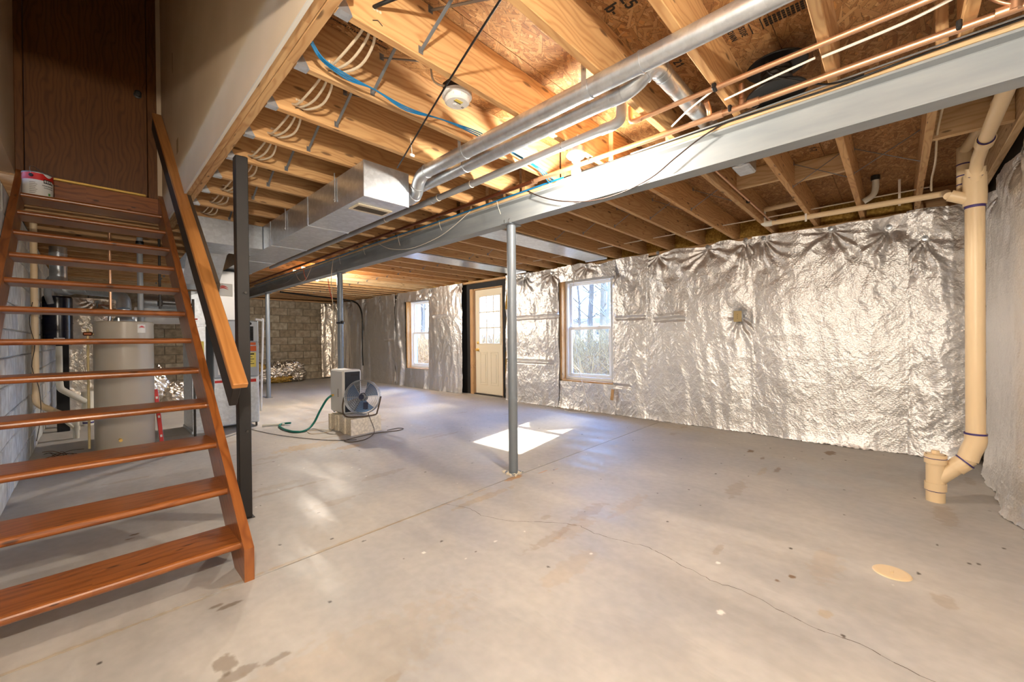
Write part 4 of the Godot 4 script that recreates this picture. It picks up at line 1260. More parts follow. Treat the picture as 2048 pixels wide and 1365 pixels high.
func build_pipes() -> void:
	var s := thing("drain_stack", "thick cream plastic drain stack with purple glue rings by the corner", "pipe", Vector3.ZERO)
	var X := 3.93
	var Z := 0.365
	var bx := 3.905
	var bz := 0.185
	part("cleanout_wye", tube([Vector3(bx, 0, bz), Vector3(bx, 0.30, bz)], 0.047, 32), M.pvc, s)
	hub(s, Vector3(bx, 0.10, bz), Vector3.UP, 0.054, 0.05)
	hub(s, Vector3(bx, 0.285, bz), Vector3.UP, 0.055, 0.06)
	part("plug", lathe([Vector2(0, 0.022), Vector2(0.02, 0.022), Vector2(0.022, 0), Vector2(0.044, 0), Vector2(0.044, -0.01), Vector2(0, -0.01)], 24), M.pvc, s, Vector3(bx, 0.318, bz))
	ring(s, Vector3(bx, 0.073, bz), Vector3.UP, 0.0475)
	ring(s, Vector3(bx, 0.29, bz), Vector3.UP, 0.0555, 0.004)
	var br := Vector3(X - bx, 0.20, Z - bz)
	part("wye_branch", tube([Vector3(bx, 0.14, bz), Vector3(bx, 0.14, bz) + br * 0.85], 0.044, 28), M.pvc, s)
	hub(s, Vector3(bx, 0.14, bz) + br * 0.60, br, 0.052, 0.06)
	ring(s, Vector3(bx, 0.14, bz) + br * 0.74, br, 0.0525)
	part("elbow", tube(smooth_path([Vector3(bx, 0.14, bz) + br * 0.8, Vector3(X, 0.36, Z - 0.02), Vector3(X, 0.42, Z), Vector3(X, 0.48, Z)], 5), 0.051, 28), M.pvc, s)
	ring(s, Vector3(X, 0.475, Z), Vector3.UP, 0.0515, 0.012)
	part("riser", tube([Vector3(X, 0.46, Z), Vector3(X, 1.95, Z)], 0.0445, 36), M.pvc, s)
	ring(s, Vector3(X, 1.935, Z), Vector3.UP, 0.046, 0.022)
	part("tee", tube([Vector3(X, 1.94, Z), Vector3(X, 2.0, Z), Vector3(X, 2.14, Z)], [0.053, 0.055, 0.053], 32), M.pvc, s)
	part("tee_inlet", tube([Vector3(X, 1.97, Z), Vector3(X - 0.01, 2.03, Z - 0.11)], 0.035, 24), M.pvc, s)
	hub(s, Vector3(X - 0.03, 2.15, Z), Vector3(-0.35, 1, 0), 0.046, 0.05)
	part("sloping_pipe", tube(smooth_path([Vector3(X - 0.02, 2.08, Z), Vector3(X - 0.08, 2.17, Z), Vector3(X - 0.30, 2.205, Z), Vector3(2.75, 2.235, Z)], 6), 0.031, 24), M.pvc, s)
	ring(s, Vector3(X - 0.03, 2.125, Z), Vector3(-0.5, 1, 0), 0.0345, 0.006)
	hub(s, Vector3(X - 0.42, 2.207, Z), Vector3.LEFT, 0.040, 0.09)
	for dx in [0.375, 0.465]: ring(s, Vector3(X - dx, 2.207, Z), Vector3.LEFT, 0.0325, 0.008)
	part("rear_riser", tube([Vector3(X + 0.30, 2.05, Z - 0.02), Vector3(X + 0.30, 2.42, Z - 0.02)], 0.038, 24), M.pvc, s)
	part("rear_elbow", tube(smooth_path([Vector3(X, 2.02, Z), Vector3(X + 0.16, 2.04, Z), Vector3(X + 0.30, 2.12, Z - 0.02)], 5), 0.04, 24), M.pvc, s)
	for yy in [2.16, 2.22, 2.30]: ring(s, Vector3(X + 0.30, yy, Z - 0.02), Vector3.UP, 0.0385, 0.008)
	part("rear_branch", tube([Vector3(X + 0.30, 2.40, Z - 0.02), Vector3(X - 0.75, 2.43, Z + 0.09)], 0.03, 24), M.pvc, s)
	ring(s, Vector3(X - 0.25, 2.416, Z + 0.038), Vector3(-1, 0.03, 0.1), 0.031, 0.04)
	var h := thing("drain_line", "cream plastic drain line running level above the foil wall", "pipe", Vector3.ZERO)
	var a := Vector3(3.93, 2.03, 0.25)
	var b := Vector3(4.72, 2.20, 0.18)
	var e := Vector3(4.80, 2.265, -0.93)
	part("pipe_run", tube([Vector3(4.62, 2.215, 0.27), e], 0.024, 24), M.pvc, h)
	part("link_pipe", tube(smooth_path([a, Vector3(4.3, 2.14, 0.26), Vector3(4.55, 2.20, 0.28), Vector3(4.62, 2.215, 0.26)], 5), 0.024, 20), M.pvc, h)
	part("elbow", tube(smooth_path([e + Vector3(0, 0, 0.02), e + Vector3(0, 0.005, -0.04), e + Vector3(0.0, 0.045, -0.065), e + Vector3(0, 0.13, -0.065)], 5), 0.029, 24), M.pvc_white, h)
	ring(h, e + Vector3(0, 0.075, -0.065), Vector3.UP, 0.030, 0.018)
	ring(h, e + Vector3(-0.002, 0.0, 0.05), Vector3.BACK, 0.0255, 0.014)
	part("upper_run", tube(smooth_path([e + Vector3(0, 0.12, -0.065), e + Vector3(0.0, 0.145, -0.05), e + Vector3(0.0, 0.15, 0.0), e + Vector3(0.0, 0.16, 0.30)], 5), 0.025, 20), M.pvc, h)
	for zz in [-0.62, 0.02]: part("strap", span(Vector3(4.70, 2.20, zz - 0.008), Vector3(4.704, 2.42, zz + 0.008)), M.white_cable, h)
	var t := thing("trap_pipe", "short cream trap bend dropping from the floor above the drain line", "pipe", Vector3.ZERO)
	part("bend", tube(smooth_path([Vector3(4.75, 2.50, -0.13), Vector3(4.75, 2.40, -0.13), Vector3(4.75, 2.34, -0.15), Vector3(4.75, 2.30, -0.21)], 5), 0.024, 20), M.pvc_white, t)
	part("collar", pole(0.032, 0.04, 20), M.dark_steel, t, Vector3(4.75, 2.468, -0.13))
	# grey pipe beside the ducts
	var g := thing("grey_pipe", "grey plastic pipe running beside the round ducts, turned up at its end", "pipe", Vector3.ZERO)
	part("pipe_run", tube([Vector3(1.94, 2.247, -1.12), Vector3(1.94, 2.245, -3.4), Vector3(1.93, 2.235, -6.9)], 0.0236, 24), M.pvc_grey, g)
	part("elbow", tube(smooth_path([Vector3(1.94, 2.247, -1.13), Vector3(1.94, 2.248, -1.08), Vector3(1.94, 2.27, -1.045), Vector3(1.94, 2.34, -1.04)], 5), 0.027, 24), M.pvc_grey, g)
	hub(g, Vector3(1.94, 2.247, -1.14), Vector3.BACK, 0.028, 0.045, "pvc_grey")
	hub(g, Vector3(1.94, 2.246, -2.75), Vector3.BACK, 0.0275, 0.06, "pvc_grey")
	for zz in [-1.42, -2.24, -2.64, -3.46]: part("pipe_hook", lathe([Vector2(0.023, -0.004), Vector2(0.027, -0.003), Vector2(0.027, 0.003), Vector2(0.023, 0.004)], 20), M.white_cable if zz < -1.5 else M.galv, g, Vector3(1.94, 2.2465, zz), Basis(Vector3.RIGHT, PI / 2))
	# copper
	var c1 := thing("copper_pipe", "upper copper pipe crossing under the joists near the round duct", "pipe", Vector3.ZERO, "copper pipes along the beam")
	part("pipe_run", tube([Vector3(1.985, 2.258, 0.52), Vector3(2.0, 2.258, -0.98)], 0.0115, 16), M.copper, c1)
	part("elbow", tube(smooth_path([Vector3(2.0, 2.258, -0.96), Vector3(2.0, 2.258, -1.0), Vector3(2.0, 2.275, -1.02), Vector3(2.0, 2.34, -1.02)], 4), 0.014, 16), M.copper, c1)
	for zz in [-0.60, 0.2]: part("clamp", box(Vector3(0.036, 0.03, 0.018), 0.004), M.black_rubber, c1, Vector3(1.99, 2.2575, zz))
	var c2 := thing("copper_pipe", "lower copper pipe running close along the steel beam", "pipe", Vector3.ZERO, "copper pipes along the beam")
	part("pipe_run", tube([Vector3(2.245, 2.250, 0.50), Vector3(2.225, 2.250, -1.9)], 0.0145, 16), M.copper, c2)
	part("old_pipe_run", tube([Vector3(2.225, 2.250, -1.88), Vector3(2.20, 2.250, -9.5)], 0.0145, 14), M.copper_dark, c2)
	for zz in [-0.66, -0.50, -1.9, 0.28]: hub(c2, Vector3(2.235, 2.250, zz), Vector3.BACK, 0.0185, 0.05, "copper")
	part("tee_riser", tube([Vector3(2.236, 2.25, -0.55), Vector3(2.236, 2.36, -0.55)], 0.013, 14), M.copper, c2)
	part("tee_riser", tube(smooth_path([Vector3(2.24, 2.25, -0.70), Vector3(2.23, 2.29, -0.70), Vector3(2.19, 2.32, -0.70)], 4), 0.013, 14), M.copper, c2)
	for zz in [-0.60, 0.17, -1.42, -2.24, -3.05, -3.86, -4.7]: part("clamp", box(Vector3(0.042, 0.032, 0.016), 0.004), M.black_rubber, c2, Vector3(2.234, 2.256, zz))
	var v := thing("copper_valve", "small copper loop and shut-off valve at the top right corner", "pipe", Vector3(2.25, 2.25, 0.36))
	part("loop", tube(smooth_path([Vector3(-0.02, 0.10, -0.13), Vector3(-0.035, 0.06, -0.12), Vector3(-0.03, 0.01, -0.07), Vector3(0.0, 0.0, 0.0), Vector3(0.0, 0.03, 0.05)], 5), 0.006, 10), M.copper, v)
	part("valve_body", lathe([Vector2(0, -0.03), Vector2(0.018, -0.03), Vector2(0.02, 0.0), Vector2(0.014, 0.02), Vector2(0.014, 0.05), Vector2(0, 0.05)], 16), M.copper, v, Vector3(-0.02, 0.02, -0.06))
	part("valve_stem", pole(0.006, 0.07, 10), M.steel, v, Vector3(0.0, -0.01, -0.03))
	var c3 := thing("copper_pipe", "thin copper line running along a joist on the window side", "pipe", Vector3.ZERO, "copper pipes along the beam")
	part("pipe_run", tube([Vector3(2.62, 2.33, -0.955), Vector3(4.95, 2.33, -0.955)], 0.0095, 12), M.copper, c3)
	for x in [2.75, 4.1]: part("clamp", box(Vector3(0.02, 0.03, 0.03), 0.003), M.dark_steel, c3, Vector3(x, 2.33, -0.962))
	# floor cleanout cover
	var f := thing("cleanout_cover", "round pale cleanout cover set in the concrete floor", "drain cover", Vector3(2.585, 0, -0.02))
	part("cover", lathe([Vector2(0, 0.006), Vector2(0.055, 0.006), Vector2(0.066, 0.004), Vector2(0.07, 0.0), Vector2(0, 0)], 36), M.pvc, f, Vector3(0, 0.0005, 0))
	part("raised_lug", box(Vector3(0.028, 0.004, 0.012), 0.001), M.pvc, f, Vector3(0.0, 0.008, 0))

# ---------------------------------------------------------------- cables
func cable(called: String, label: String, pts: Array, r: float, m: String, group := "", steps := 5) -> MeshInstance3D:
	return single(called, tube(smooth_path(pts, steps), r, 8), M[m], label, "cable", Vector3.ZERO, Basis.IDENTITY, group)

func build_cables() -> void:
	# white cable loops from joist to joist beside the stair header
	var order := ["first", "second", "third", "fourth", "fifth", "sixth", "seventh", "eighth"]
	for k in 8:
		var z: float = -1.424 - 0.4065 * k
		var o := thing("cable_loop", "bundle of pale cables looping through joists by the stair header, %s bay from the camera" % order[k], "cable", Vector3(0.76, 2.32, z), "cable loops by the stair header")
		for s in 3:
			var dx := 0.012 * (s - 1)
			part("cable", tube(smooth_path([Vector3(dx, 0.03, 0.02), Vector3(dx, 0.028, -0.02), Vector3(dx + 0.015 * s, 0.0 - 0.006 * s, -0.09), Vector3(dx - 0.01 + 0.025 * s, -0.022 - 0.006 * s, -0.22), Vector3(dx - 0.015 + 0.012 * s, -0.022 - 0.004 * s, -0.33), Vector3(dx - 0.02, 0.0, -0.39)], 4), 0.0055, 8), M.romex, o)
		part("staple", tube([Vector3(-0.02, -0.018, 0.021), Vector3(0.0, -0.008, 0.022), Vector3(0.02, -0.018, 0.021)], 0.0015, 6), M.dark_steel, o)
	for k in 3:
		cable("data_cable", ["blue data cable under the joists, topmost of three", "blue data cable under the joists, middle of three", "blue data cable under the joists, lowest of three"][k], [Vector3(0.615, 2.30 - 0.01 * k, -1.66), Vector3(0.68, 2.272, -1.70 - 0.008 * k), Vector3(0.80, 2.268 - 0.004 * k, -1.725 - 0.008 * k), Vector3(0.92, 2.268, -1.735), Vector3(1.10, 2.262 - 0.005 * k, -1.745 - 0.006 * k), Vector3(1.30, 2.28, -1.74), Vector3(1.55, 2.295 - 0.005 * k, -1.72 - 0.01 * k), Vector3(1.80, 2.29, -1.74 - 0.006 * k), Vector3(2.10, 2.268, -1.74 - 0.01 * k), Vector3(2.345, 2.268 - 0.007 * k, -1.80 - 0.02 * k)], 0.0032, "blue_cable", "blue data cables")
	cable("black_cable", "straight black cable slanting under the joists past the smoke detector", [Vector3(0.93, 2.262, -0.82), Vector3(1.12, 2.262, -1.45), Vector3(1.388, 2.226, -2.33)], 0.0045, "black_rubber", "", 3)
	cable("black_cable", "thick black cable entering a drilled joist at the picture top", [Vector3(0.74, 2.36, -1.45), Vector3(0.755, 2.355, -1.38), Vector3(0.82, 2.375, -1.28), Vector3(0.95, 2.40, -1.12), Vector3(1.1, 2.44, -1.0)], 0.007, "black_rubber")
	cable("brown_cable", "dark cable sagging in a long loop over the face of the beam", [Vector3(2.372, 2.268, -2.08), Vector3(2.37, 2.19, -1.95), Vector3(2.37, 2.11, -1.76), Vector3(2.37, 2.05, -1.51), Vector3(2.37, 2.045, -1.29), Vector3(2.37, 2.085, -1.08), Vector3(2.37, 2.16, -0.93), Vector3(2.368, 2.225, -0.79), Vector3(2.365, 2.262, -0.66), Vector3(2.34, 2.275, -0.50)], 0.004, "brown_cable")
	cable("black_cable", "black cable stapled along the top edge of the steel beam", [Vector3(2.362, 2.266, 0.55), Vector3(2.362, 2.262, 0.1), Vector3(2.36, 2.25, -0.2), Vector3(2.36, 2.255, -0.45), Vector3(2.362, 2.262, -0.9), Vector3(2.362, 2.266, -1.6), Vector3(2.362, 2.266, -2.1), Vector3(2.362, 2.262, -3.0), Vector3(2.362, 2.268, -4.5), Vector3(2.362, 2.262, -6.0), Vector3(2.362, 2.268, -8.0)], 0.0045, "black_rubber")
	cable("blue_cable", "blue cable bundle along the far half of the beam", [Vector3(2.352, 2.264, -1.72), Vector3(2.352, 2.262, -2.4), Vector3(2.352, 2.258, -3.3), Vector3(2.352, 2.264, -4.4), Vector3(2.352, 2.258, -5.5), Vector3(2.352, 2.262, -7.5), Vector3(2.352, 2.25, -9.5)], 0.007, "blue_cable")
	cable("grey_cable", "thin grey cable beside the black one on the near end of the beam", [Vector3(2.352, 2.270, 0.5), Vector3(2.352, 2.268, -0.1), Vector3(2.352, 2.264, -0.6), Vector3(2.353, 2.266, -1.2)], 0.004, "pvc_grey")
	cable("white_cable", "white cable drooping across the beam left of the nearest column", [Vector3(2.372, 2.262, -2.76), Vector3(2.372, 2.17, -3.02), Vector3(2.372, 2.11, -3.29), Vector3(2.372, 2.085, -3.74), Vector3(2.372, 2.15, -4.16), Vector3(2.372, 2.262, -4.44)], 0.0032, "white_cable")
	cable("white_cable", "pale wire hanging in a loop on the far part of the beam", [Vector3(2.372, 2.26, -7.2), Vector3(2.372, 2.12, -7.05), Vector3(2.372, 2.065, -6.87), Vector3(2.372, 2.10, -6.70), Vector3(2.372, 2.24, -6.5)], 0.0035, "romex")
	cable("grey_cable", "slack grey wire low on the far dark end of the beam", [Vector3(2.372, 2.262, -8.6), Vector3(2.372, 2.14, -8.2), Vector3(2.372, 2.12, -7.7), Vector3(2.372, 2.20, -7.2), Vector3(2.372, 2.262, -7.0)], 0.0035, "pvc_grey")
	cable("orange_wire", "short orange wire hanging from the beam near the far bulb", [Vector3(2.37, 2.262, -6.82), Vector3(2.368, 2.16, -6.78), Vector3(2.36, 2.07, -6.68)], 0.004, "orange")
	cable("slack_cord", "pale cord hanging from the beam to the middle column", [Vector3(2.372, 2.25, -5.70), Vector3(2.35, 1.95, -5.72), Vector3(2.37, 1.60, -5.72), Vector3(2.37, 1.2, -5.72), Vector3(2.385, 0.9, -5.70)], 0.004, "romex")
	cable("red_cord", "thin red cord hanging behind the middle column", [Vector3(2.52, 2.05, -6.25), Vector3(2.54, 1.90, -6.25), Vector3(2.57, 1.75, -6.24)], 0.005, "red")
	cable("black_hose", "thick black cable crossing the far joists and dropping down the corner", [Vector3(3.1, 2.262, -10.4), Vector3(3.8, 2.255, -10.7), Vector3(4.6, 2.25, -11.0), Vector3(5.05, 2.22, -11.0), Vector3(5.18, 2.10, -10.82), Vector3(5.19, 1.81, -10.64), Vector3(5.19, 1.2, -10.62), Vector3(5.19, 0.75, -10.63), Vector3(5.19, 0.42, -10.60)], 0.02, "black_rubber")
	cable("white_cable", "white cable hanging in front of the near window down to the floor", [Vector3(5.20, 2.18, -3.63), Vector3(5.20, 1.71, -3.615), Vector3(5.20, 1.09, -3.60), Vector3(5.195, 0.63, -3.53), Vector3(5.16, 0.26, -3.40), Vector3(5.12, 0.05, -3.32), Vector3(5.02, 0.008, -3.40), Vector3(5.0, 0.006, -3.60), Vector3(5.06, 0.01, -3.72)], 0.0035, "white_cable")
	cable("white_cable", "white cable threaded along the joist ends above the foil wall", [Vector3(4.80, 2.335, 0.2), Vector3(4.80, 2.33, -1.0), Vector3(4.80, 2.335, -2.2), Vector3(4.82, 2.33, -3.4), Vector3(4.85, 2.335, -5.0)], 0.006, "white_cable")
	cable("white_cable", "flat white cable strung under the copper pipes, nearest piece", [Vector3(2.04, 2.262, 0.16), Vector3(2.08, 2.262, 0.02), Vector3(2.10, 2.265, -0.22)], 0.006, "white_cable")
	cable("white_cable", "flat white cable strung past the cable reel", [Vector3(2.08, 2.262, -0.24), Vector3(2.11, 2.262, -0.45), Vector3(2.14, 2.264, -0.60)], 0.005, "white_cable")
	cable("white_cable", "flat white cable curving beside the branch duct", [Vector3(2.02, 2.262, -0.62), Vector3(2.10, 2.258, -0.76), Vector3(2.20, 2.262, -0.88)], 0.005, "white_cable")
	cable("white_cable", "short white cable running to the bulb holder beside the beam", [Vector3(1.92, 2.262, -1.30), Vector3(1.98, 2.262, -1.37), Vector3(2.02, 2.262, -1.40)], 0.006, "white_cable")
	cable("romex_cable", "pale cable loop hanging beside the last joist by the drain stack", [Vector3(3.0, 2.36, 0.19), Vector3(3.5, 2.33, 0.18), Vector3(3.9, 2.27, 0.19), Vector3(4.3, 2.26, 0.19), Vector3(4.55, 2.24, 0.20), Vector3(4.7, 2.32, 0.20)], 0.006, "romex")
	var ends := ["nearest", "second", "third", "fourth", "farthest"]
	var i := 0
	for z in [-2.40, -3.20, -3.95, -4.75, -5.45]:
		cable("zip_tie", "white cable tie hanging from the beam cables, %s of five" % ends[i], [Vector3(2.35, 2.27, z), Vector3(2.345, 2.21, z + 0.02), Vector3(2.345, 2.14 + 0.02 * (i % 2), z + 0.05)], 0.002, "white_cable", "cable ties on the beam", 3)
		i += 1
	# reel of black cable lying on the beam plate
	var s := thing("cable_reel", "black reel of cable lying above the beam between joists", "reel", Vector3(2.32, 2.292, -0.42))
	for y in [0.0, 0.13]:
		part("reel_flange", lathe([Vector2(0, 0), Vector2(0.125, 0), Vector2(0.128, 0.004), Vector2(0.125, 0.008), Vector2(0, 0.008)], 36), M.black_rubber, s, Vector3(0, y, 0))
	part("wound_cable", lathe([Vector2(0.03, 0.008), Vector2(0.062, 0.01), Vector2(0.066, 0.02), Vector2(0.062, 0.03), Vector2(0.067, 0.04), Vector2(0.062, 0.05), Vector2(0.067, 0.062), Vector2(0.062, 0.074), Vector2(0.066, 0.086), Vector2(0.062, 0.098), Vector2(0.066, 0.11), Vector2(0.06, 0.128), Vector2(0.03, 0.13)], 24), M.dark_steel, s)
	part("loose_end", tube(smooth_path([Vector3(-0.06, 0.06, 0.04), Vector3(-0.13, 0.10, -0.01), Vector3(-0.15, 0.03, 0.0), Vector3(-0.10, -0.02, 0.09), Vector3(0.02, -0.03, 0.2), Vector3(0.045, -0.03, 0.32)], 6), 0.0045, 8), M.black_rubber, s)
	var d := thing("smoke_detector", "round white smoke detector on a black ceiling box", "smoke detector", Vector3(1.25, 2.2745, -1.545))
	part("housing", lathe([Vector2(0, 0), Vector2(0.052, 0), Vector2(0.060, 0.006), Vector2(0.062, 0.028), Vector2(0.072, 0.030), Vector2(0.072, 0.046), Vector2(0, 0.046)], 40), M.white_plastic, d, Vector3(0, -0.012, 0))
	part("outlet_box", span(Vector3(-0.05, 0.034, -0.05), Vector3(0.05, 0.09, 0.05), 0.004), M.black_rubber, d)
	var lb := part("label_plate", box(Vector3(0.042, 0.001, 0.018)), M.yellow, d, Vector3(-0.006, -0.0125, 0.02))
	part("print_bar", box(Vector3(0.042, 0.001, 0.005)), M.ink, lb, Vector3(0, -0.0004, -0.0115))
	part("test_button", pole(0.009, 0.003, 18), M.white_plastic, d, Vector3(-0.004, -0.0145, -0.014))
	for k in 2: part("sounder_slot", box(Vector3(0.003, 0.001, 0.012)), M.ink, d, Vector3(0.036 + 0.007 * k, -0.0123, -0.008))
	for k in 10: part("vent", box(Vector3(0.006, 0.010, 0.002), 0.0005), M.dehum_white, d, Vector3(0.0625 * cos(TAU * k / 10.0), 0.006, 0.0625 * sin(TAU * k / 10.0)), Basis(Vector3.UP, PI / 2 - TAU * k / 10.0))
	part("feed_cable", tube(smooth_path([Vector3(-0.05, 0.06, -0.02), Vector3(-0.09, 0.055, -0.03), Vector3(-0.11, 0.09, -0.05), Vector3(-0.11, 0.2, -0.06)], 5), 0.005, 8), M.romex, d)
	var w := thing("hanging_clip", "small white plastic clip hanging from a wire below a joist", "clip", Vector3(1.30, 2.18, -2.02))
	part("wire", tube([Vector3(0, 0, 0), Vector3(-0.01, 0.095, 0.0)], 0.0018, 6), M.white_cable, w)
	part("clip_body", box(Vector3(0.03, 0.016, 0.012), 0.004), M.white_plastic, w)
	var b := thing("switch_box", "small grey-tan switch box mounted on the foil wall", "switch box", Vector3(5.21, 1.35, -1.335))
	part("box_body", box(Vector3(0.06, 0.115, 0.075), 0.004), M.steel, b, Vector3(0.02, 0, 0))
	part("cover_plate", box(Vector3(0.006, 0.125, 0.085), 0.003), mat(Color(0.70, 0.62, 0.44), 0.7), b, Vector3(-0.013, 0, 0))
	for yy in [-0.02, 0.0, 0.02]: part("screw", pole(0.0035, 0.003, 8), M.ink, b, Vector3(-0.016, yy, 0), Basis(Vector3.BACK, PI / 2))

# ---------------------------------------------------------------- heater, furnace and the rest of the utility corner
func swoosh(parent: Node, at: Vector3, m: Basis, size: float) -> void:
	# the small red mark on the maker's labels
	for k in 2:
		var st := start()
		for i in 8:
			var a := i / 8.0
			var b := (i + 1) / 8.0
			var f := func(t: float) -> Vector3: return Vector3((t - 0.5) * size, size * (0.22 * sin(t * PI) - 0.16 * k), 0)
			var w0 := size * 0.07 * sin(PI * a)
			var w1 := size * 0.07 * sin(PI * b)
			var p: Vector3 = f.call(a)
			var q: Vector3 = f.call(b)
			flat(st, [p + Vector3(0, w0, 0), q + Vector3(0, w1, 0), q - Vector3(0, w1 + 0.0003, 0), p - Vector3(0, w0 + 0.0003, 0)], Vector3.BACK)
		part("red_mark", st.commit(), M.red, parent, at, m)

func build_utilities() -> void:
	var h := thing("water_heater", "tall tan cylindrical water heater behind the stairs", "water heater", Vector3(0.262, 0, -5.875))
	var R := 0.231
	part("tank_jacket", lathe([Vector2(0, 0.03), Vector2(R - 0.004, 0.03), Vector2(R, 0.036), Vector2(R, 1.30), Vector2(R - 0.004, 1.306)], 64), M.tank_tan, h)
	part("top_pan", lathe([Vector2(R - 0.006, 1.300), Vector2(R + 0.004, 1.300), Vector2(R + 0.004, 1.322), Vector2(R - 0.006, 1.332), Vector2(0, 1.334)], 64), M.tank_tan, h)
	part("base_ring", lathe([Vector2(R - 0.02, 0), Vector2(R - 0.012, 0), Vector2(R - 0.012, 0.031), Vector2(R - 0.02, 0.031)], 48), M.dark_steel, h)
	for k in 2: part("nipple", pole(0.014, 0.07, 14), M.steel, h, Vector3(-0.11 + 0.17 * k, 1.33, 0.03))
	part("draft_hood", lathe([Vector2(0.09, 1.335), Vector2(0.085, 1.35), Vector2(0.05, 1.40), Vector2(0.05, 1.46), Vector2(0, 1.46)], 28), M.galv, h)
	for k in 3: part("hood_leg", box(Vector3(0.012, 0.05, 0.003)), M.galv_dull, h, Vector3(0.09 * cos(TAU * k / 3.0), 1.345, 0.09 * sin(TAU * k / 3.0)))
	var a := 0.55
	var lab := part("label_plate", sheet(8, 2, func(u: float, v: float) -> Vector3:
		var t := a + (u - 0.5) * 0.32
		return Vector3(sin(t) * (R + 0.0012), 1.215 + v * 0.085, cos(t) * (R + 0.0012))), M.paper, h)
	swoosh(lab, Vector3(sin(a) * (R + 0.004), 1.27, cos(a) * (R + 0.004)), Basis(Vector3.UP, a), 0.06)
	part("drain_valve", tube([Vector3(-0.05, 0.14, R - 0.01), Vector3(-0.05, 0.14, R + 0.06)], 0.014, 12), M.brass, h)
	part("relief_pipe", tube(smooth_path([Vector3(-R + 0.02, 1.20, 0.05), Vector3(-R - 0.03, 1.20, 0.05), Vector3(-R - 0.035, 1.17, 0.05), Vector3(-R - 0.035, 0.06, 0.05)], 4), 0.010, 12), mat(Color(0.80, 0.72, 0.52), 0.5), h)
	part("relief_valve", box(Vector3(0.07, 0.04, 0.04), 0.01), M.copper_dark, h, Vector3(-R - 0.035, 1.205, 0.05))
	# supply and gas lines overhead
	var c := thing("copper_riser", "vertical copper water pipe rising from the water heater", "pipe", Vector3(0.16, 1.402, -5.845))
	part("pipe_run", tube([Vector3(0, 0, 0), Vector3(0, 0.86, 0)], 0.012, 14), M.copper, c)
	var vh := part("valve_handle", tube([Vector3(0, 0.09, 0), Vector3(-0.09, 0.095, 0.02)], 0.005, 8), M.copper_dark, c)
	part("handle_wheel", box(Vector3(0.012, 0.06, 0.03), 0.004), M.black_rubber, vh, Vector3(-0.095, 0.095, 0.021))
	var gp := thing("vent_pipe", "grey vertical pipe above the right side of the water heater", "pipe", Vector3(0.40, 1.336, -6.02))
	part("pipe_run", pole(0.026, 0.93, 18), M.pvc_grey, gp)
	part("flange", pole(0.034, 0.03, 18), M.black_rubber, gp, Vector3(0, 0.86, 0))
	var gs := thing("gas_line", "dark iron gas pipe with a red valve handle beside the furnace", "pipe", Vector3(0.50, 1.40, -6.0))
	part("pipe_run", tube([Vector3(0.06, 0.874, 0), Vector3(0.06, 0.09, 0)], 0.012, 12), M.dark_steel, gs)
	part("pipe_run", tube(smooth_path([Vector3(0.06, 0.15, 0), Vector3(0.30, 0.145, 0.04), Vector3(0.34, 0.14, 0.05), Vector3(0.35, 0.10, 0.05), Vector3(0.35, -1.395, 0.05)], 4), 0.012, 12), M.dark_steel, gs)
	part("union", pole(0.022, 0.06, 12), M.dark_steel, gs, Vector3(0.06, 0.12, 0))
	part("valve_handle", box(Vector3(0.05, 0.016, 0.018), 0.004), M.red, gs, Vector3(0.36, -0.02, 0.075))
	# flue from the heater to the vertical vent
	var f := thing("flue_pipe", "galvanised flue pipe sloping from the water heater to a vertical stack", "flue", Vector3.ZERO)
	part("stack", tube([Vector3(-0.24, 2.27, -7.30), Vector3(-0.24, 1.86, -7.30)], 0.075, 28), M.galv, f)
	for y in [2.14, 2.19]: seam_ring(f, Vector3(-0.24, y, -7.30), Vector3.UP, 0.076)
	part("elbow", tube(smooth_path([Vector3(-0.24, 1.90, -7.30), Vector3(-0.235, 1.80, -7.27), Vector3(-0.19, 1.76, -7.18), Vector3(-0.14, 1.765, -7.08)], 5), 0.077, 28), M.galv, f)
	part("sloping_run", tube([Vector3(-0.15, 1.765, -7.1), Vector3(0.16, 1.68, -6.3)], 0.062, 28), M.galv_dull, f)
	part("elbow", tube(smooth_path([Vector3(0.15, 1.682, -6.33), Vector3(0.20, 1.65, -6.12), Vector3(0.255, 1.58, -5.95), Vector3(0.262, 1.46, -5.88)], 5), 0.058, 28), M.galv, f)
	for t in [0.1, 0.6]: seam_ring(f, Vector3(-0.15, 1.765, -7.1).lerp(Vector3(0.16, 1.68, -6.3), t), Vector3(0.31, -0.085, 0.8), 0.0625)
	var t := thing("pressure_tank", "dark navy cylindrical tank by the left block wall", "tank", Vector3(-0.262, 0, -7.62))
	part("tank_shell", lathe([Vector2(0, 1.09), Vector2(0.118, 1.09), Vector2(0.13, 1.10), Vector2(0.13, 1.27), Vector2(0.132, 1.272), Vector2(0.132, 1.282), Vector2(0.13, 1.284), Vector2(0.13, 1.68), Vector2(0.12, 1.70), Vector2(0, 1.70)], 40), M.navy, t)
	part("seam_band", lathe([Vector2(0.129, 1.355), Vector2(0.134, 1.357), Vector2(0.134, 1.367), Vector2(0.129, 1.369)], 40), M.navy, t)
	part("elbow", tube(smooth_path([Vector3(-0.02, 1.95, 0.05), Vector3(-0.06, 1.88, 0.09), Vector3(-0.075, 1.72, 0.125), Vector3(-0.05, 1.60, 0.11)], 5), 0.033, 18), M.pvc_grey, t)
	part("label_plate", span(Vector3(-0.03, 1.11, 0.118), Vector3(0.06, 1.18, 0.132), 0.002), M.paper, t)
	part("stand", span(Vector3(-0.02, 0, -0.05), Vector3(0.09, 1.095, 0.03), 0.004), M.black_panel, t)
	part("outlet_pipe", tube([Vector3(0.01, 1.70, 0.0), Vector3(0.01, 1.86, 0.0)], 0.035, 18), M.pvc_white, t)
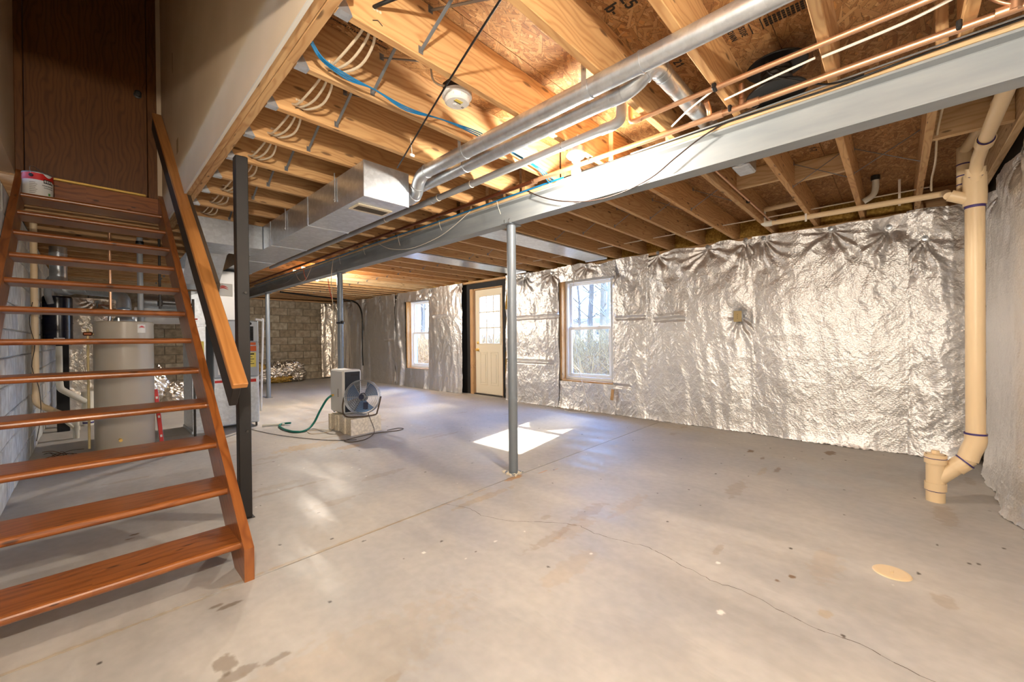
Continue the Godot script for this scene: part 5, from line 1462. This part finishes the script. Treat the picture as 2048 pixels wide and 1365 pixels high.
	var wp := thing("white_pipe", "tall white plastic pipe on the left wall bending out near the floor", "pipe", Vector3(-0.345, 0, -5.85), "white pipes in the utility corner")
	part("pipe_run", tube([Vector3(0, 2.24, 0), Vector3(0, 0.62, 0)], 0.024, 18), M.pvc, wp)
	part("elbow", tube(smooth_path([Vector3(0, 0.64, 0), Vector3(0.005, 0.57, 0), Vector3(0.03, 0.52, -0.03), Vector3(0.08, 0.47, -0.12)], 5), 0.028, 18), M.pvc, wp)
	part("lower_run", tube([Vector3(0.07, 0.48, -0.11), Vector3(0.20, 0.30, -0.75)], 0.024, 18), M.pvc, wp)
	part("wire", tube(smooth_path([Vector3(-0.01, 1.5, 0.03), Vector3(-0.03, 1.3, 0.03), Vector3(0.0, 1.1, 0.03), Vector3(-0.02, 0.9, 0.03), Vector3(0.02, 0.7, 0.035), Vector3(0.03, 0.45, 0.03), Vector3(0.0, 0.2, 0.03)], 4), 0.003, 6), M.brown_cable, wp)
	var wq := thing("white_pipe", "short white floor pipe with a coupling below the stairs", "pipe", Vector3(-0.11, 0, -6.95), "white pipes in the utility corner")
	part("stub", tube([Vector3(0, 0, 0), Vector3(0, 0.24, 0), Vector3(-0.01, 0.33, 0.02)], 0.027, 18), M.pvc_white, wq)
	hub(wq, Vector3(0, 0.12, 0), Vector3.UP, 0.033, 0.05, "pvc_white")
	part("side_arm", tube([Vector3(0, 0.10, 0), Vector3(-0.10, 0.24, 0.06)], 0.016, 14), M.pvc_white, wq)
	var wr := thing("white_pipe", "white pipe from the navy tank angling into a fat floor fitting", "pipe", Vector3(-0.25, 0, -7.42), "white pipes in the utility corner")
	part("pipe_run", tube([Vector3(0, 1.08, 0), Vector3(0, 0.62, 0)], 0.030, 18), M.pvc_white, wr)
	part("elbow", tube(smooth_path([Vector3(0, 0.64, 0), Vector3(0.01, 0.56, 0), Vector3(0.06, 0.50, -0.05), Vector3(0.2, 0.34, -0.45)], 5), 0.034, 18), M.pvc_white, wr)
	part("floor_fitting", lathe([Vector2(0.05, 0), Vector2(0.055, 0.05), Vector2(0.06, 0.08), Vector2(0.06, 0.40), Vector2(0.066, 0.40), Vector2(0.066, 0.46), Vector2(0, 0.46)], 24), M.pvc_white, wr, Vector3(0.24, 0, -0.5))
	ring(wr, Vector3(0.24, 0.04, -0.5), Vector3.UP, 0.056, 0.02)
	ring(wr, Vector3(0, 0.72, 0), Vector3.UP, 0.031, 0.008)
	var tw := thing("twig_bundle", "small tangle of dry wires on the floor by the left wall", "debris", Vector3(-0.19, 0, -5.95))
	for k in 9:
		var p := Vector3(rng.randf_range(-0.1, 0.1), 0.008, rng.randf_range(-0.12, 0.12))
		var q := Vector3(rng.randf_range(-0.14, 0.16), rng.randf_range(0.01, 0.05), rng.randf_range(-0.2, 0.2))
		part("strand", tube(smooth_path([p, (p + q) / 2 + Vector3(0, 0.02, 0), q], 3), 0.0025, 6), M.copper_dark if k % 2 == 0 else M.brown_cable, tw)
	# furnace
	var n := thing("furnace", "grey upright furnace with warning stickers behind the dark post", "furnace", Vector3(1.305, 0, -6.1))
	var body := mat(Color(0.66, 0.69, 0.72), 0.4, 0.25)
	part("cabinet", span(Vector3(-0.245, 0.05, -0.68), Vector3(0.245, 1.385, -0.012), 0.006), body, n)
	part("lower_door", span(Vector3(-0.243, 0.06, -0.013), Vector3(0.243, 0.655, 0.004), 0.005), M.galv_dull, n)
	part("upper_door", span(Vector3(-0.243, 0.665, -0.013), Vector3(0.243, 1.10, 0.008), 0.005), body, n)
	part("top_panel", span(Vector3(-0.243, 1.11, -0.013), Vector3(0.243, 1.375, 0.004), 0.005), body, n)
	for x in [-0.22, 0.22]: part("foot", box(Vector3(0.02, 0.05, 0.02)), M.dark_steel, n, Vector3(x, 0.025, -0.05))
	var gr := part("grille", span(Vector3(0.09, 1.12, 0.003), Vector3(0.185, 1.31, 0.007)), M.ink, n)
	for k in 12: part("louvre", box(Vector3(0.09, 0.005, 0.006)), M.dehum_dark, gr, Vector3(0.1375, 1.13 + 0.0155 * k, 0.008), Basis(Vector3.RIGHT, 0.5))
	part("knockout", pole(0.018, 0.004, 18), M.ink, n, Vector3(0.15, 1.345, 0.003), Basis(Vector3.RIGHT, PI / 2))
	for s in [[0.08, 1.066, 0.21, 1.10, "orange"], [0.06, 0.985, 0.215, 1.055, "orange"], [0.07, 0.78, 0.21, 0.97, "yellow"], [0.05, 0.585, 0.21, 0.625, "red"], [-0.235, 0.60, -0.02, 0.63, "red"], [-0.20, 0.70, -0.05, 0.86, "paper"], [-0.17, 0.695, -0.08, 0.71, "orange"]]:
		part("sticker", span(Vector3(s[0], s[1], 0.0078), Vector3(s[2], s[3], 0.0095)), M[s[4]], n)
	for k in 5: part("print_line", span(Vector3(0.09, 0.82 + 0.03 * k, 0.0095), Vector3(0.19 - 0.02 * (k % 2), 0.828 + 0.03 * k + (0.01 if k == 4 else 0.0), 0.0102)), M.ink, n)
	part("condensate_pipe", tube(smooth_path([Vector3(0.20, 1.40, 0.05), Vector3(0.27, 1.39, 0.05), Vector3(0.285, 1.36, 0.05), Vector3(0.265, 0.7, 0.05), Vector3(0.25, 0.2, 0.05)], 4), 0.013, 12), M.white_vinyl, n)
	var pl := thing("supply_plenum", "pale wrapped sheet metal plenum on top of the furnace", "duct", Vector3(1.255, 1.386, -6.1))
	part("plenum_box", span(Vector3(-0.215, 0, -0.62), Vector3(0.205, 0.616, -0.03), 0.004), mat(Color(0.86, 0.87, 0.88), 0.35, 0.35), pl)
	var lbl := part("label_plate", span(Vector3(-0.18, 0.30, -0.031), Vector3(0.02, 0.46, -0.028)), M.paper, pl)
	swoosh(lbl, Vector3(-0.08, 0.40, -0.0265), Basis.IDENTITY, 0.12)
	var rb := thing("return_drop", "tall galvanised return air drop standing left of the furnace", "duct", Vector3(0.925, 0, -6.14))
	part("duct_shell", span(Vector3(-0.07, 0.03, -0.64), Vector3(0.07, 1.735, 0.0), 0.003), M.galv_dull, rb)
	part("foot_flange", span(Vector3(-0.08, 0.0, -0.65), Vector3(0.075, 0.032, 0.01), 0.002), M.galv_dull, rb)
	for y in [0.7, 1.3]: part("drive_cleat", span(Vector3(-0.074, y, -0.644), Vector3(0.073, y + 0.03, 0.004), 0.002), M.galv_dull, rb)
	part("filter_tag", span(Vector3(0.0, 0.95, 0.0), Vector3(0.05, 1.12, 0.002)), M.yellow, rb)
	var wh := thing("round_duct", "round insulated duct crossing behind the furnace plenum", "duct", Vector3.ZERO, "round galvanised ducts")
	part("duct_shell", tube([Vector3(0.45, 1.64, -6.95), Vector3(1.05, 1.60, -6.80)], 0.09, 28), M.galv_dull, wh)
	part("white_wrap", tube([Vector3(0.42, 1.46, -7.0), Vector3(1.0, 1.46, -6.85)], 0.11, 28), mat(Color(0.90, 0.91, 0.93), 0.5), wh)
	var lv := thing("spirit_level", "red spirit level leaning against the water heater", "level", Vector3(0.545, 0, -5.83))
	var tilt := Basis(Vector3.BACK, 0.07) * Basis(Vector3.RIGHT, -0.09)
	part("level_body", box(Vector3(0.034, 0.60, 0.018), 0.004), M.red, lv, tilt * Vector3(0, 0.302, 0), tilt)
	part("level_edge", box(Vector3(0.040, 0.602, 0.008), 0.002), M.steel, lv, tilt * Vector3(0, 0.302, -0.008), tilt)
	for y in [0.09, 0.30, 0.51]: part("vial", box(Vector3(0.022, 0.03, 0.020), 0.004), M.paper, lv, tilt * Vector3(0, y, 0.001), tilt)
	# paint can on the top tread
	var pc := thing("paint_can", "white and red paint can standing on the top tread", "paint can", Vector3(-0.272, 2.3102, -5.09))
	var cr := 0.085
	part("can_body", lathe([Vector2(0, 0), Vector2(cr - 0.002, 0), Vector2(cr, 0.003), Vector2(cr, 0.125)], 40), M.paper, pc)
	part("red_band", lathe([Vector2(cr, 0.125), Vector2(cr + 0.0006, 0.125), Vector2(cr + 0.0006, 0.178), Vector2(cr, 0.18)], 40), M.red, pc)
	part("lid", lathe([Vector2(cr + 0.001, 0.178), Vector2(cr + 0.003, 0.183), Vector2(cr + 0.001, 0.188), Vector2(cr - 0.008, 0.187), Vector2(cr - 0.012, 0.180), Vector2(0, 0.180)], 40), M.steel, pc)
	part("white_smear", sheet(8, 2, func(u: float, v: float) -> Vector3:
		var q := lerpf(0.35, 1.2, u)
		return Vector3(sin(q) * (cr + 0.0014), 0.186 - v * (0.03 * sin(u * PI) + 0.002), cos(q) * (cr + 0.0014))), M.paper, pc)
	part("handle_ear", pole(0.013, 0.008, 16), M.black_rubber, pc, Vector3(sin(-0.35) * cr, 0.155, cos(-0.35) * cr), Basis(Vector3.UP, -0.35) * Basis(Vector3.RIGHT, PI / 2))
	part("bail", tube(smooth_path([Vector3(sin(-0.35) * 0.09, 0.155, cos(-0.35) * 0.09), Vector3(-0.035, 0.225, 0.07), Vector3(0.0, 0.235, 0.0), Vector3(0.05, 0.20, -0.06), Vector3(0.03, 0.16, -0.085)], 6), 0.0016, 6), M.steel, pc)
	var bend := func(text: String, size: float, y: float, ang: float, called: String, m: Material, rad: float) -> void:
		var src := letters(text, size, 0.0006).get_mesh_arrays()
		var st := start()
		var vs: PackedVector3Array = src[Mesh.ARRAY_VERTEX]
		var ns: PackedVector3Array = src[Mesh.ARRAY_NORMAL]
		for k in src[Mesh.ARRAY_INDEX]:
			var q: float = ang + vs[k].x / rad
			st.set_normal(Basis(Vector3.UP, q) * ns[k])
			st.add_vertex(Vector3(sin(q) * (rad + vs[k].z), y + vs[k].y, cos(q) * (rad + vs[k].z)))
		part(called, st.commit(), m, pc)
	part("brand_plate", sheet(8, 2, func(u: float, v: float) -> Vector3:
		var q := lerpf(0.42, 1.18, u)
		return Vector3(sin(q) * (cr + 0.0012), 0.105 + v * 0.032, cos(q) * (cr + 0.0012))), M.ink, pc)
	bend.call("BEHR", 0.024, 0.121, 0.80, "lettering", M.paper, cr + 0.002)
	bend.call("PREMIUM PLUS", 0.010, 0.085, 0.75, "lettering", M.ink, cr + 0.001)
	bend.call("INTERIOR SATIN", 0.008, 0.068, 0.8, "lettering", M.ink, cr + 0.001)
	for k in 7: part("print_line", sheet(5, 1, func(u: float, v: float) -> Vector3:
		var q := lerpf(-0.5, -0.1 + 0.06 * (k % 3), u)
		return Vector3(sin(q) * (cr + 0.0008), 0.015 + 0.014 * k + v * 0.003, cos(q) * (cr + 0.0008))), M.worn_board, pc)
	part("green_mark", sheet(3, 1, func(u: float, v: float) -> Vector3:
		var q := lerpf(0.75, 0.93, u)
		return Vector3(sin(q) * (cr + 0.0008), 0.012 + v * 0.02, cos(q) * (cr + 0.0008))), M.green, pc)

# ---------------------------------------------------------------- dehumidifier, fan and blocks in the middle of the floor
func build_middle_things() -> void:
	var plan := PackedVector2Array([Vector2(-0.195, -0.095), Vector2(-0.195, -0.062), Vector2(-0.178, -0.055), Vector2(-0.178, 0.055), Vector2(-0.195, 0.062), Vector2(-0.195, 0.095), Vector2(0.195, 0.095), Vector2(0.195, -0.095)])
	var names := ["tan concrete block under the floor fan, nearest the camera", "tan concrete block in the middle of three under the dehumidifier", "tan concrete block farthest back under the dehumidifier"]
	for k in 3:
		var b := thing("concrete_block", names[k], "concrete block", Vector3(2.285 + 0.012 * (k % 2), 0, -4.70 - 0.212 * k), "concrete blocks under the dehumidifier")
		part("block_body", prism(plan, 0.0, 0.19, Basis(Vector3.UP, Vector3.RIGHT, Vector3.BACK), Vector3.ZERO), M.block_tan, b, Vector3(0, 0.0, 0), Basis(Vector3.UP, [0.05, -0.02, 0.03][k]))
	var d := thing("dehumidifier", "white and charcoal dehumidifier standing on concrete blocks", "dehumidifier", Vector3(2.28, 0.1905, -5.13))
	part("side_shell", span(Vector3(-0.12, 0.012, -0.20), Vector3(0.12, 0.555, 0.18), 0.02), M.dehum_white, d)
	part("front_panel", span(Vector3(-0.095, 0.03, 0.176), Vector3(0.10, 0.53, 0.186), 0.004), M.dehum_dark, d)
	part("handle_recess", span(Vector3(-0.02, 0.475, 0.184), Vector3(0.075, 0.502, 0.1885), 0.003), M.ink, d)
	for k in 4: part("caster", box(Vector3(0.02, 0.014, 0.03), 0.004), M.black_rubber, d, Vector3(-0.09 + 0.18 * (k % 2), 0.0068, -0.15 + 0.28 * (k / 2)))
	for k in 8: part("side_vent", box(Vector3(0.003, 0.008, 0.02)), M.worn_board, d, Vector3(-0.1202, 0.22 + 0.013 * k, 0.04))
	part("drain_port", tube([Vector3(-0.115, 0.225, -0.10), Vector3(-0.14, 0.222, -0.10)], 0.014, 14), M.brass, d)
	single("drain_hose", tube(smooth_path([Vector3(2.135, 0.412, -5.23), Vector3(2.08, 0.36, -5.25), Vector3(2.03, 0.22, -5.33), Vector3(1.98, 0.08, -5.38), Vector3(1.90, 0.018, -5.34), Vector3(1.80, 0.014, -5.24), Vector3(1.71, 0.014, -5.28), Vector3(1.67, 0.014, -5.5), Vector3(1.69, 0.016, -5.78), Vector3(1.76, 0.02, -5.88), Vector3(1.83, 0.03, -5.80)], 6), 0.0135, 12), M.teal, "teal green drain hose curling from the dehumidifier onto the floor", "hose")
	single("white_floor_pipe", tube([Vector3(1.55, 0.017, -5.98), Vector3(1.78, 0.017, -5.86)], 0.014, 12), M.pvc_white, "white pipe lying on the floor between furnace and hose", "pipe")
	# drum fan
	var f := thing("floor_fan", "chrome wire floor fan with blue blades on concrete blocks", "fan", Vector3(2.26, 0.1905, -4.70))
	var c := Vector3(0.03, 0.235, 0.0)
	var m := Basis(Vector3.UP, deg_to_rad(-38)) * Basis(Vector3.RIGHT, deg_to_rad(-8))
	var cage := part("front_grille", null, M.steel, f, c, m)
	var st := start()
	for k in 15:
		var r := 0.035 + 0.0118 * k
		var q := []
		var dz := 0.07 - 0.035 * pow(r / 0.205, 4)
		for i in 49: q.append(Vector3(r * cos(TAU * i / 48.0), r * sin(TAU * i / 48.0), dz))
		add_tube(st, q, 0.0019, 5, false)
	for k in 6:
		var a := TAU * k / 6.0
		add_tube(st, smooth_path([Vector3(cos(a) * 0.03, sin(a) * 0.03, 0.0715), Vector3(cos(a) * 0.15, sin(a) * 0.15, 0.063), Vector3(cos(a) * 0.2, sin(a) * 0.2, 0.036), Vector3(cos(a) * 0.205, sin(a) * 0.205, -0.06)], 4), 0.002, 5, false)
	cage.mesh = st.commit()
	var rim := start()
	for z in [0.035, -0.01, -0.06]:
		var q := []
		for i in 49: q.append(Vector3(0.205 * cos(TAU * i / 48.0), 0.205 * sin(TAU * i / 48.0), z))
		add_tube(rim, q, 0.003, 6, false)
	for k in 48:
		var a := TAU * k / 48.0
		add_tube(rim, [Vector3(cos(a) * 0.205, sin(a) * 0.205, 0.036), Vector3(cos(a) * 0.205, sin(a) * 0.205, -0.06)], 0.0013, 5, false)
	part("side_wires", rim.commit(), M.steel, f, c, m)
	var rear := start()
	for k in 8:
		var r := 0.05 + 0.022 * k
		var q := []
		for i in 37: q.append(Vector3(r * cos(TAU * i / 36.0), r * sin(TAU * i / 36.0), -0.075))
		add_tube(rear, q, 0.0013, 5, false)
	part("rear_grille", rear.commit(), M.steel, f, c, m)
	for k in 3:
		var a0 := TAU * k / 3.0 + 0.5
		part("blade", sheet(10, 8, func(u: float, v: float) -> Vector3:
			var r := lerpf(0.045, 0.185, v)
			var a := a0 + (u - 0.35) * lerpf(1.0, 1.25, v)
			return Vector3(r * cos(a), r * sin(a), 0.02 - 0.05 * u), 0.002), M.fan_blue, f, c, m)
	part("hub", lathe([Vector2(0, 0.075), Vector2(0.030, 0.075), Vector2(0.034, 0.07), Vector2(0.036, 0.0), Vector2(0, 0.0)], 24), M.fan_hub, f, c, m * Basis(Vector3.RIGHT, PI / 2))
	part("motor", lathe([Vector2(0, -0.01), Vector2(0.05, -0.01), Vector2(0.055, -0.05), Vector2(0.05, -0.10), Vector2(0, -0.105)], 24), M.fan_hub, f, c, m * Basis(Vector3.RIGHT, PI / 2))
	part("hang_tag", span(Vector3(0.025, -0.145, 0.070), Vector3(0.08, -0.065, 0.073)), M.fan_hub, f, c, m)
	part("stand", tube(smooth_path([c + m * Vector3(-0.215, 0.0, 0.0), c + m * Vector3(-0.225, -0.12, 0.01), Vector3(-0.14, 0.014, -0.10), Vector3(-0.06, 0.012, 0.05), Vector3(0.14, 0.012, 0.08), Vector3(0.17, 0.06, 0.10), c + m * Vector3(0.215, 0.0, 0.0)], 5), 0.009, 10), M.worn_board, f)
	cable("power_cord", "grey power cord looping from the fan across the floor", [Vector3(2.31, 0.24, -4.60), Vector3(2.33, 0.16, -4.585), Vector3(2.36, 0.05, -4.56), Vector3(2.30, 0.008, -4.46), Vector3(2.12, 0.006, -4.30), Vector3(1.98, 0.006, -4.30), Vector3(1.93, 0.006, -4.40), Vector3(2.05, 0.006, -4.46), Vector3(2.35, 0.006, -4.50), Vector3(2.58, 0.006, -4.42), Vector3(2.70, 0.006, -4.46), Vector3(2.66, 0.006, -4.54), Vector3(2.52, 0.006, -4.53)], 0.0045, "worn_board")
	cable("power_cord", "tan power cord looping on the floor left of the blocks", [Vector3(2.06, 0.15, -4.95), Vector3(2.04, 0.03, -5.0), Vector3(1.96, 0.006, -5.2), Vector3(1.85, 0.006, -5.25), Vector3(1.82, 0.006, -5.05), Vector3(1.93, 0.006, -5.0), Vector3(2.05, 0.006, -5.04)], 0.004, "romex")
	cable("power_cord", "dark thin cord trailing across the floor towards the furnace", [Vector3(2.05, 0.006, -4.36), Vector3(1.85, 0.006, -4.55), Vector3(1.65, 0.006, -4.95), Vector3(1.5, 0.006, -5.4), Vector3(1.4, 0.006, -5.9)], 0.0035, "brown_cable")

# ---------------------------------------------------------------- outside the windows
func branchy(parent: Node, base: Vector3, h: float, r: float, lean: Vector3, m: Material, r_: RandomNumberGenerator, limbs: int) -> void:
	var pts := []
	var rad := []
	for k in 9:
		var t := k / 8.0
		pts.append(base + Vector3(lean.x * t * t + 0.08 * sin(t * 5.0 + r_.randf()), h * t, lean.z * t * t + 0.08 * sin(t * 4.0 + r_.randf())))
		rad.append(r * (1.0 - 0.75 * t) + 0.01)
	part("trunk", tube(pts, rad, 9), m, parent)
	var st := start()
	for k in limbs:
		var t := r_.randf_range(0.12, 0.95)
		var p: Vector3 = pts[int(t * 8)]
		var a := r_.randf() * TAU
		var l := r_.randf_range(0.8, 2.4) * (1.2 - t * 0.6)
		var d := Vector3(cos(a), r_.randf_range(0.3, 1.1), sin(a)).normalized()
		var q := [p, p + d * l * 0.5 + Vector3(0, r_.randf_range(-0.1, 0.2), 0), p + d * l + Vector3(0, 0.3 * l, 0)]
		add_tube(st, q, [0.028 * (1.2 - t), 0.016, 0.005], 5, false)
		for j in 5:
			var s: Vector3 = q[1].lerp(q[2], r_.randf())
			var e := s + Vector3(r_.randfn(0, 0.35), r_.randf_range(-0.05, 0.6), r_.randfn(0, 0.35))
			add_tube(st, [s, (s + e) / 2 + Vector3(0, 0.05, 0), e], [0.007, 0.005, 0.003], 4, false)
	part("branches", st.commit(), m, parent)

func rise_at(x: float, z: float) -> float:
	return 0.02 + 1.05 * smoothstep(6.6, 15.0, x) + 0.10 * sin(z * 0.7 + x * 0.4) * smoothstep(6.5, 9.0, x)

func build_outside() -> void:
	var r := RandomNumberGenerator.new()
	r.seed = 77
	var g := setting("ground_outside", "leaf covered bank rising behind the house", "ground")
	part("bank", sheet(60, 60, func(u: float, v: float) -> Vector3:
		var x := lerpf(5.6, 60.0, u * u)
		var z := lerpf(-60.0, 20.0, v)
		return Vector3(x, rise_at(x, z) - 0.02, z)), M.leaf_litter, g)
	# brush
	for k in 2:
		var st := start()
		for i in 5200:
			var x := 6.8 + absf(r.randfn(0.0, 3.2))
			var z := r.randf_range(-22.0, -3.0)
			var y := rise_at(x, z) - 0.03
			var h := r.randf_range(0.3, 1.15) * (1.0 if x > 8.0 else 0.7)
			var d := Vector3(r.randfn(0, 0.35), 1.0, r.randfn(0, 0.35)) * h
			var p := Vector3(x, y, z)
			add_tube(st, [p, p + d * 0.6 + Vector3(r.randfn(0, 0.05), 0, r.randfn(0, 0.05)), p + d + Vector3(r.randfn(0, 0.18), -0.05, r.randfn(0, 0.18))], [0.007, 0.006, 0.003], 4, false)
		var o := single("brush_thicket", st.commit(), M.twig if k == 0 else M.twig_pale, ["brown leafless brush stems covering the bank outside", "straw coloured dry weeds covering the bank outside"][k], "brush")
		o.set_meta("kind", "stuff")
	var spots := [[14.0, -9.05, 0.11, Vector3(0.3, 0, 0.2), "thick dark tree trunk seen left of centre in the near window", 0], [14.6, -8.9, 0.085, Vector3(-0.4, 0, 0.6), "pale tree trunk just right of the thick dark one", 1], [13.4, -7.95, 0.06, Vector3(0.2, 0, 0.9), "slender leaning pale tree toward the right of the near window", 1], [17.0, -11.6, 0.06, Vector3(0, 0, -0.6), "thin grey tree at the left edge of the near window", 0], [20.0, -12.0, 0.08, Vector3(0.5, 0, 0.4), "distant bare tree behind the trunks in the near window", 1], [12.5, -14.3, 0.08, Vector3(0.2, 0, -0.3), "bare tree outside the door panes", 1], [16.0, -15.5, 0.10, Vector3(-0.3, 0, 0.5), "thin bare tree farther off outside the door panes", 0], [12.0, -17.9, 0.07, Vector3(0.2, 0, 0.3), "pale bare tree outside the far window", 1], [17.0, -25.5, 0.10, Vector3(0.2, 0, -0.5), "distant grey bare tree outside the far window", 0]]
	for s in spots:
		var t := thing("bare_tree", s[4], "tree", Vector3(s[0], rise_at(s[0], s[1]) - 0.06, s[1]), "bare trees outside")
		branchy(t, Vector3.ZERO, r.randf_range(7.5, 9.5), s[2], s[3], M.bark if s[5] == 0 else M.bark_pale, r, 26)
	# evergreen beside the house, out of view, that shades the lower sash
	var e := thing("evergreen", "dense evergreen growing outside beyond the wall", "tree", Vector3(9.2, rise_at(9.2, -4.2) - 0.03, -4.22))
	part("trunk", tube([Vector3.ZERO, Vector3(0, 3.9, 0)], [0.06, 0.02], 8), M.bark, e)
	part("foliage", sheet(28, 20, func(u: float, v: float) -> Vector3:
		var a := u * TAU
		var rr := (0.80 * (1.0 - pow(v, 5.0)) + 0.02) * (1.0 + 0.12 * sin(a * 7.0 + v * 9.0))
		return Vector3(rr * cos(a), 0.25 + 3.55 * v, -rr * sin(a))), M.evergreen, e)
	# tall evergreens up the slope that keep the sun off the far window and the door
	for k in 2:
		var ev := thing("evergreen", ["tall columnar evergreen up the slope shading the door", "tall columnar evergreen up the slope shading the far window"][k], "tree", Vector3(25.5, 1.0, [-9.75, -12.1][k]))
		part("trunk", tube([Vector3.ZERO, Vector3(0, 17.0, 0)], [0.2, 0.03], 8), M.bark, ev)
		part("foliage", sheet(28, 24, func(u: float, v: float) -> Vector3:
			var a := u * TAU
			var rr := (1.15 * (1.0 - pow(v, 9.0)) + 0.02) * (1.0 + 0.10 * sin(a * 7.0 + v * 20.0))
			return Vector3(rr * cos(a), 6.0 + 11.6 * v, -rr * sin(a))), M.evergreen, ev)
	var hs := thing("neighbour_house", "pale house far off between the trees", "house", Vector3(52.0, 0.6, -33.5))
	part("wall", span(Vector3(-3, 0, -6), Vector3(3, 2.6, 6)), M.siding, hs)
	part("roof", prism(PackedVector2Array([Vector2(2.6, -6.5), Vector2(2.6, 6.5), Vector2(3.3, 5.0), Vector2(3.3, -5.0)]), -3.4, 3.4, Basis(Vector3.RIGHT, Vector3.UP, Vector3.BACK), Vector3.ZERO), M.roof, hs)
	for z in [-3.5, 0.0, 3.5]: part("window", span(Vector3(-3.04, 1.0, z - 0.5), Vector3(-2.99, 2.0, z + 0.5)), M.dehum_dark, hs)
	var hl := setting("hill_outside", "low wooded ridge on the horizon", "hill")
	part("ridge", sheet(60, 4, func(u: float, v: float) -> Vector3:
		var z := lerpf(-180.0, 60.0, u)
		return Vector3(90.0 + 20.0 * v, (2.6 + 0.9 * sin(u * 9.0) + 0.5 * sin(u * 23.0)) * sin(v * PI * 0.5) + 0.0, z)), M.hill, hl)
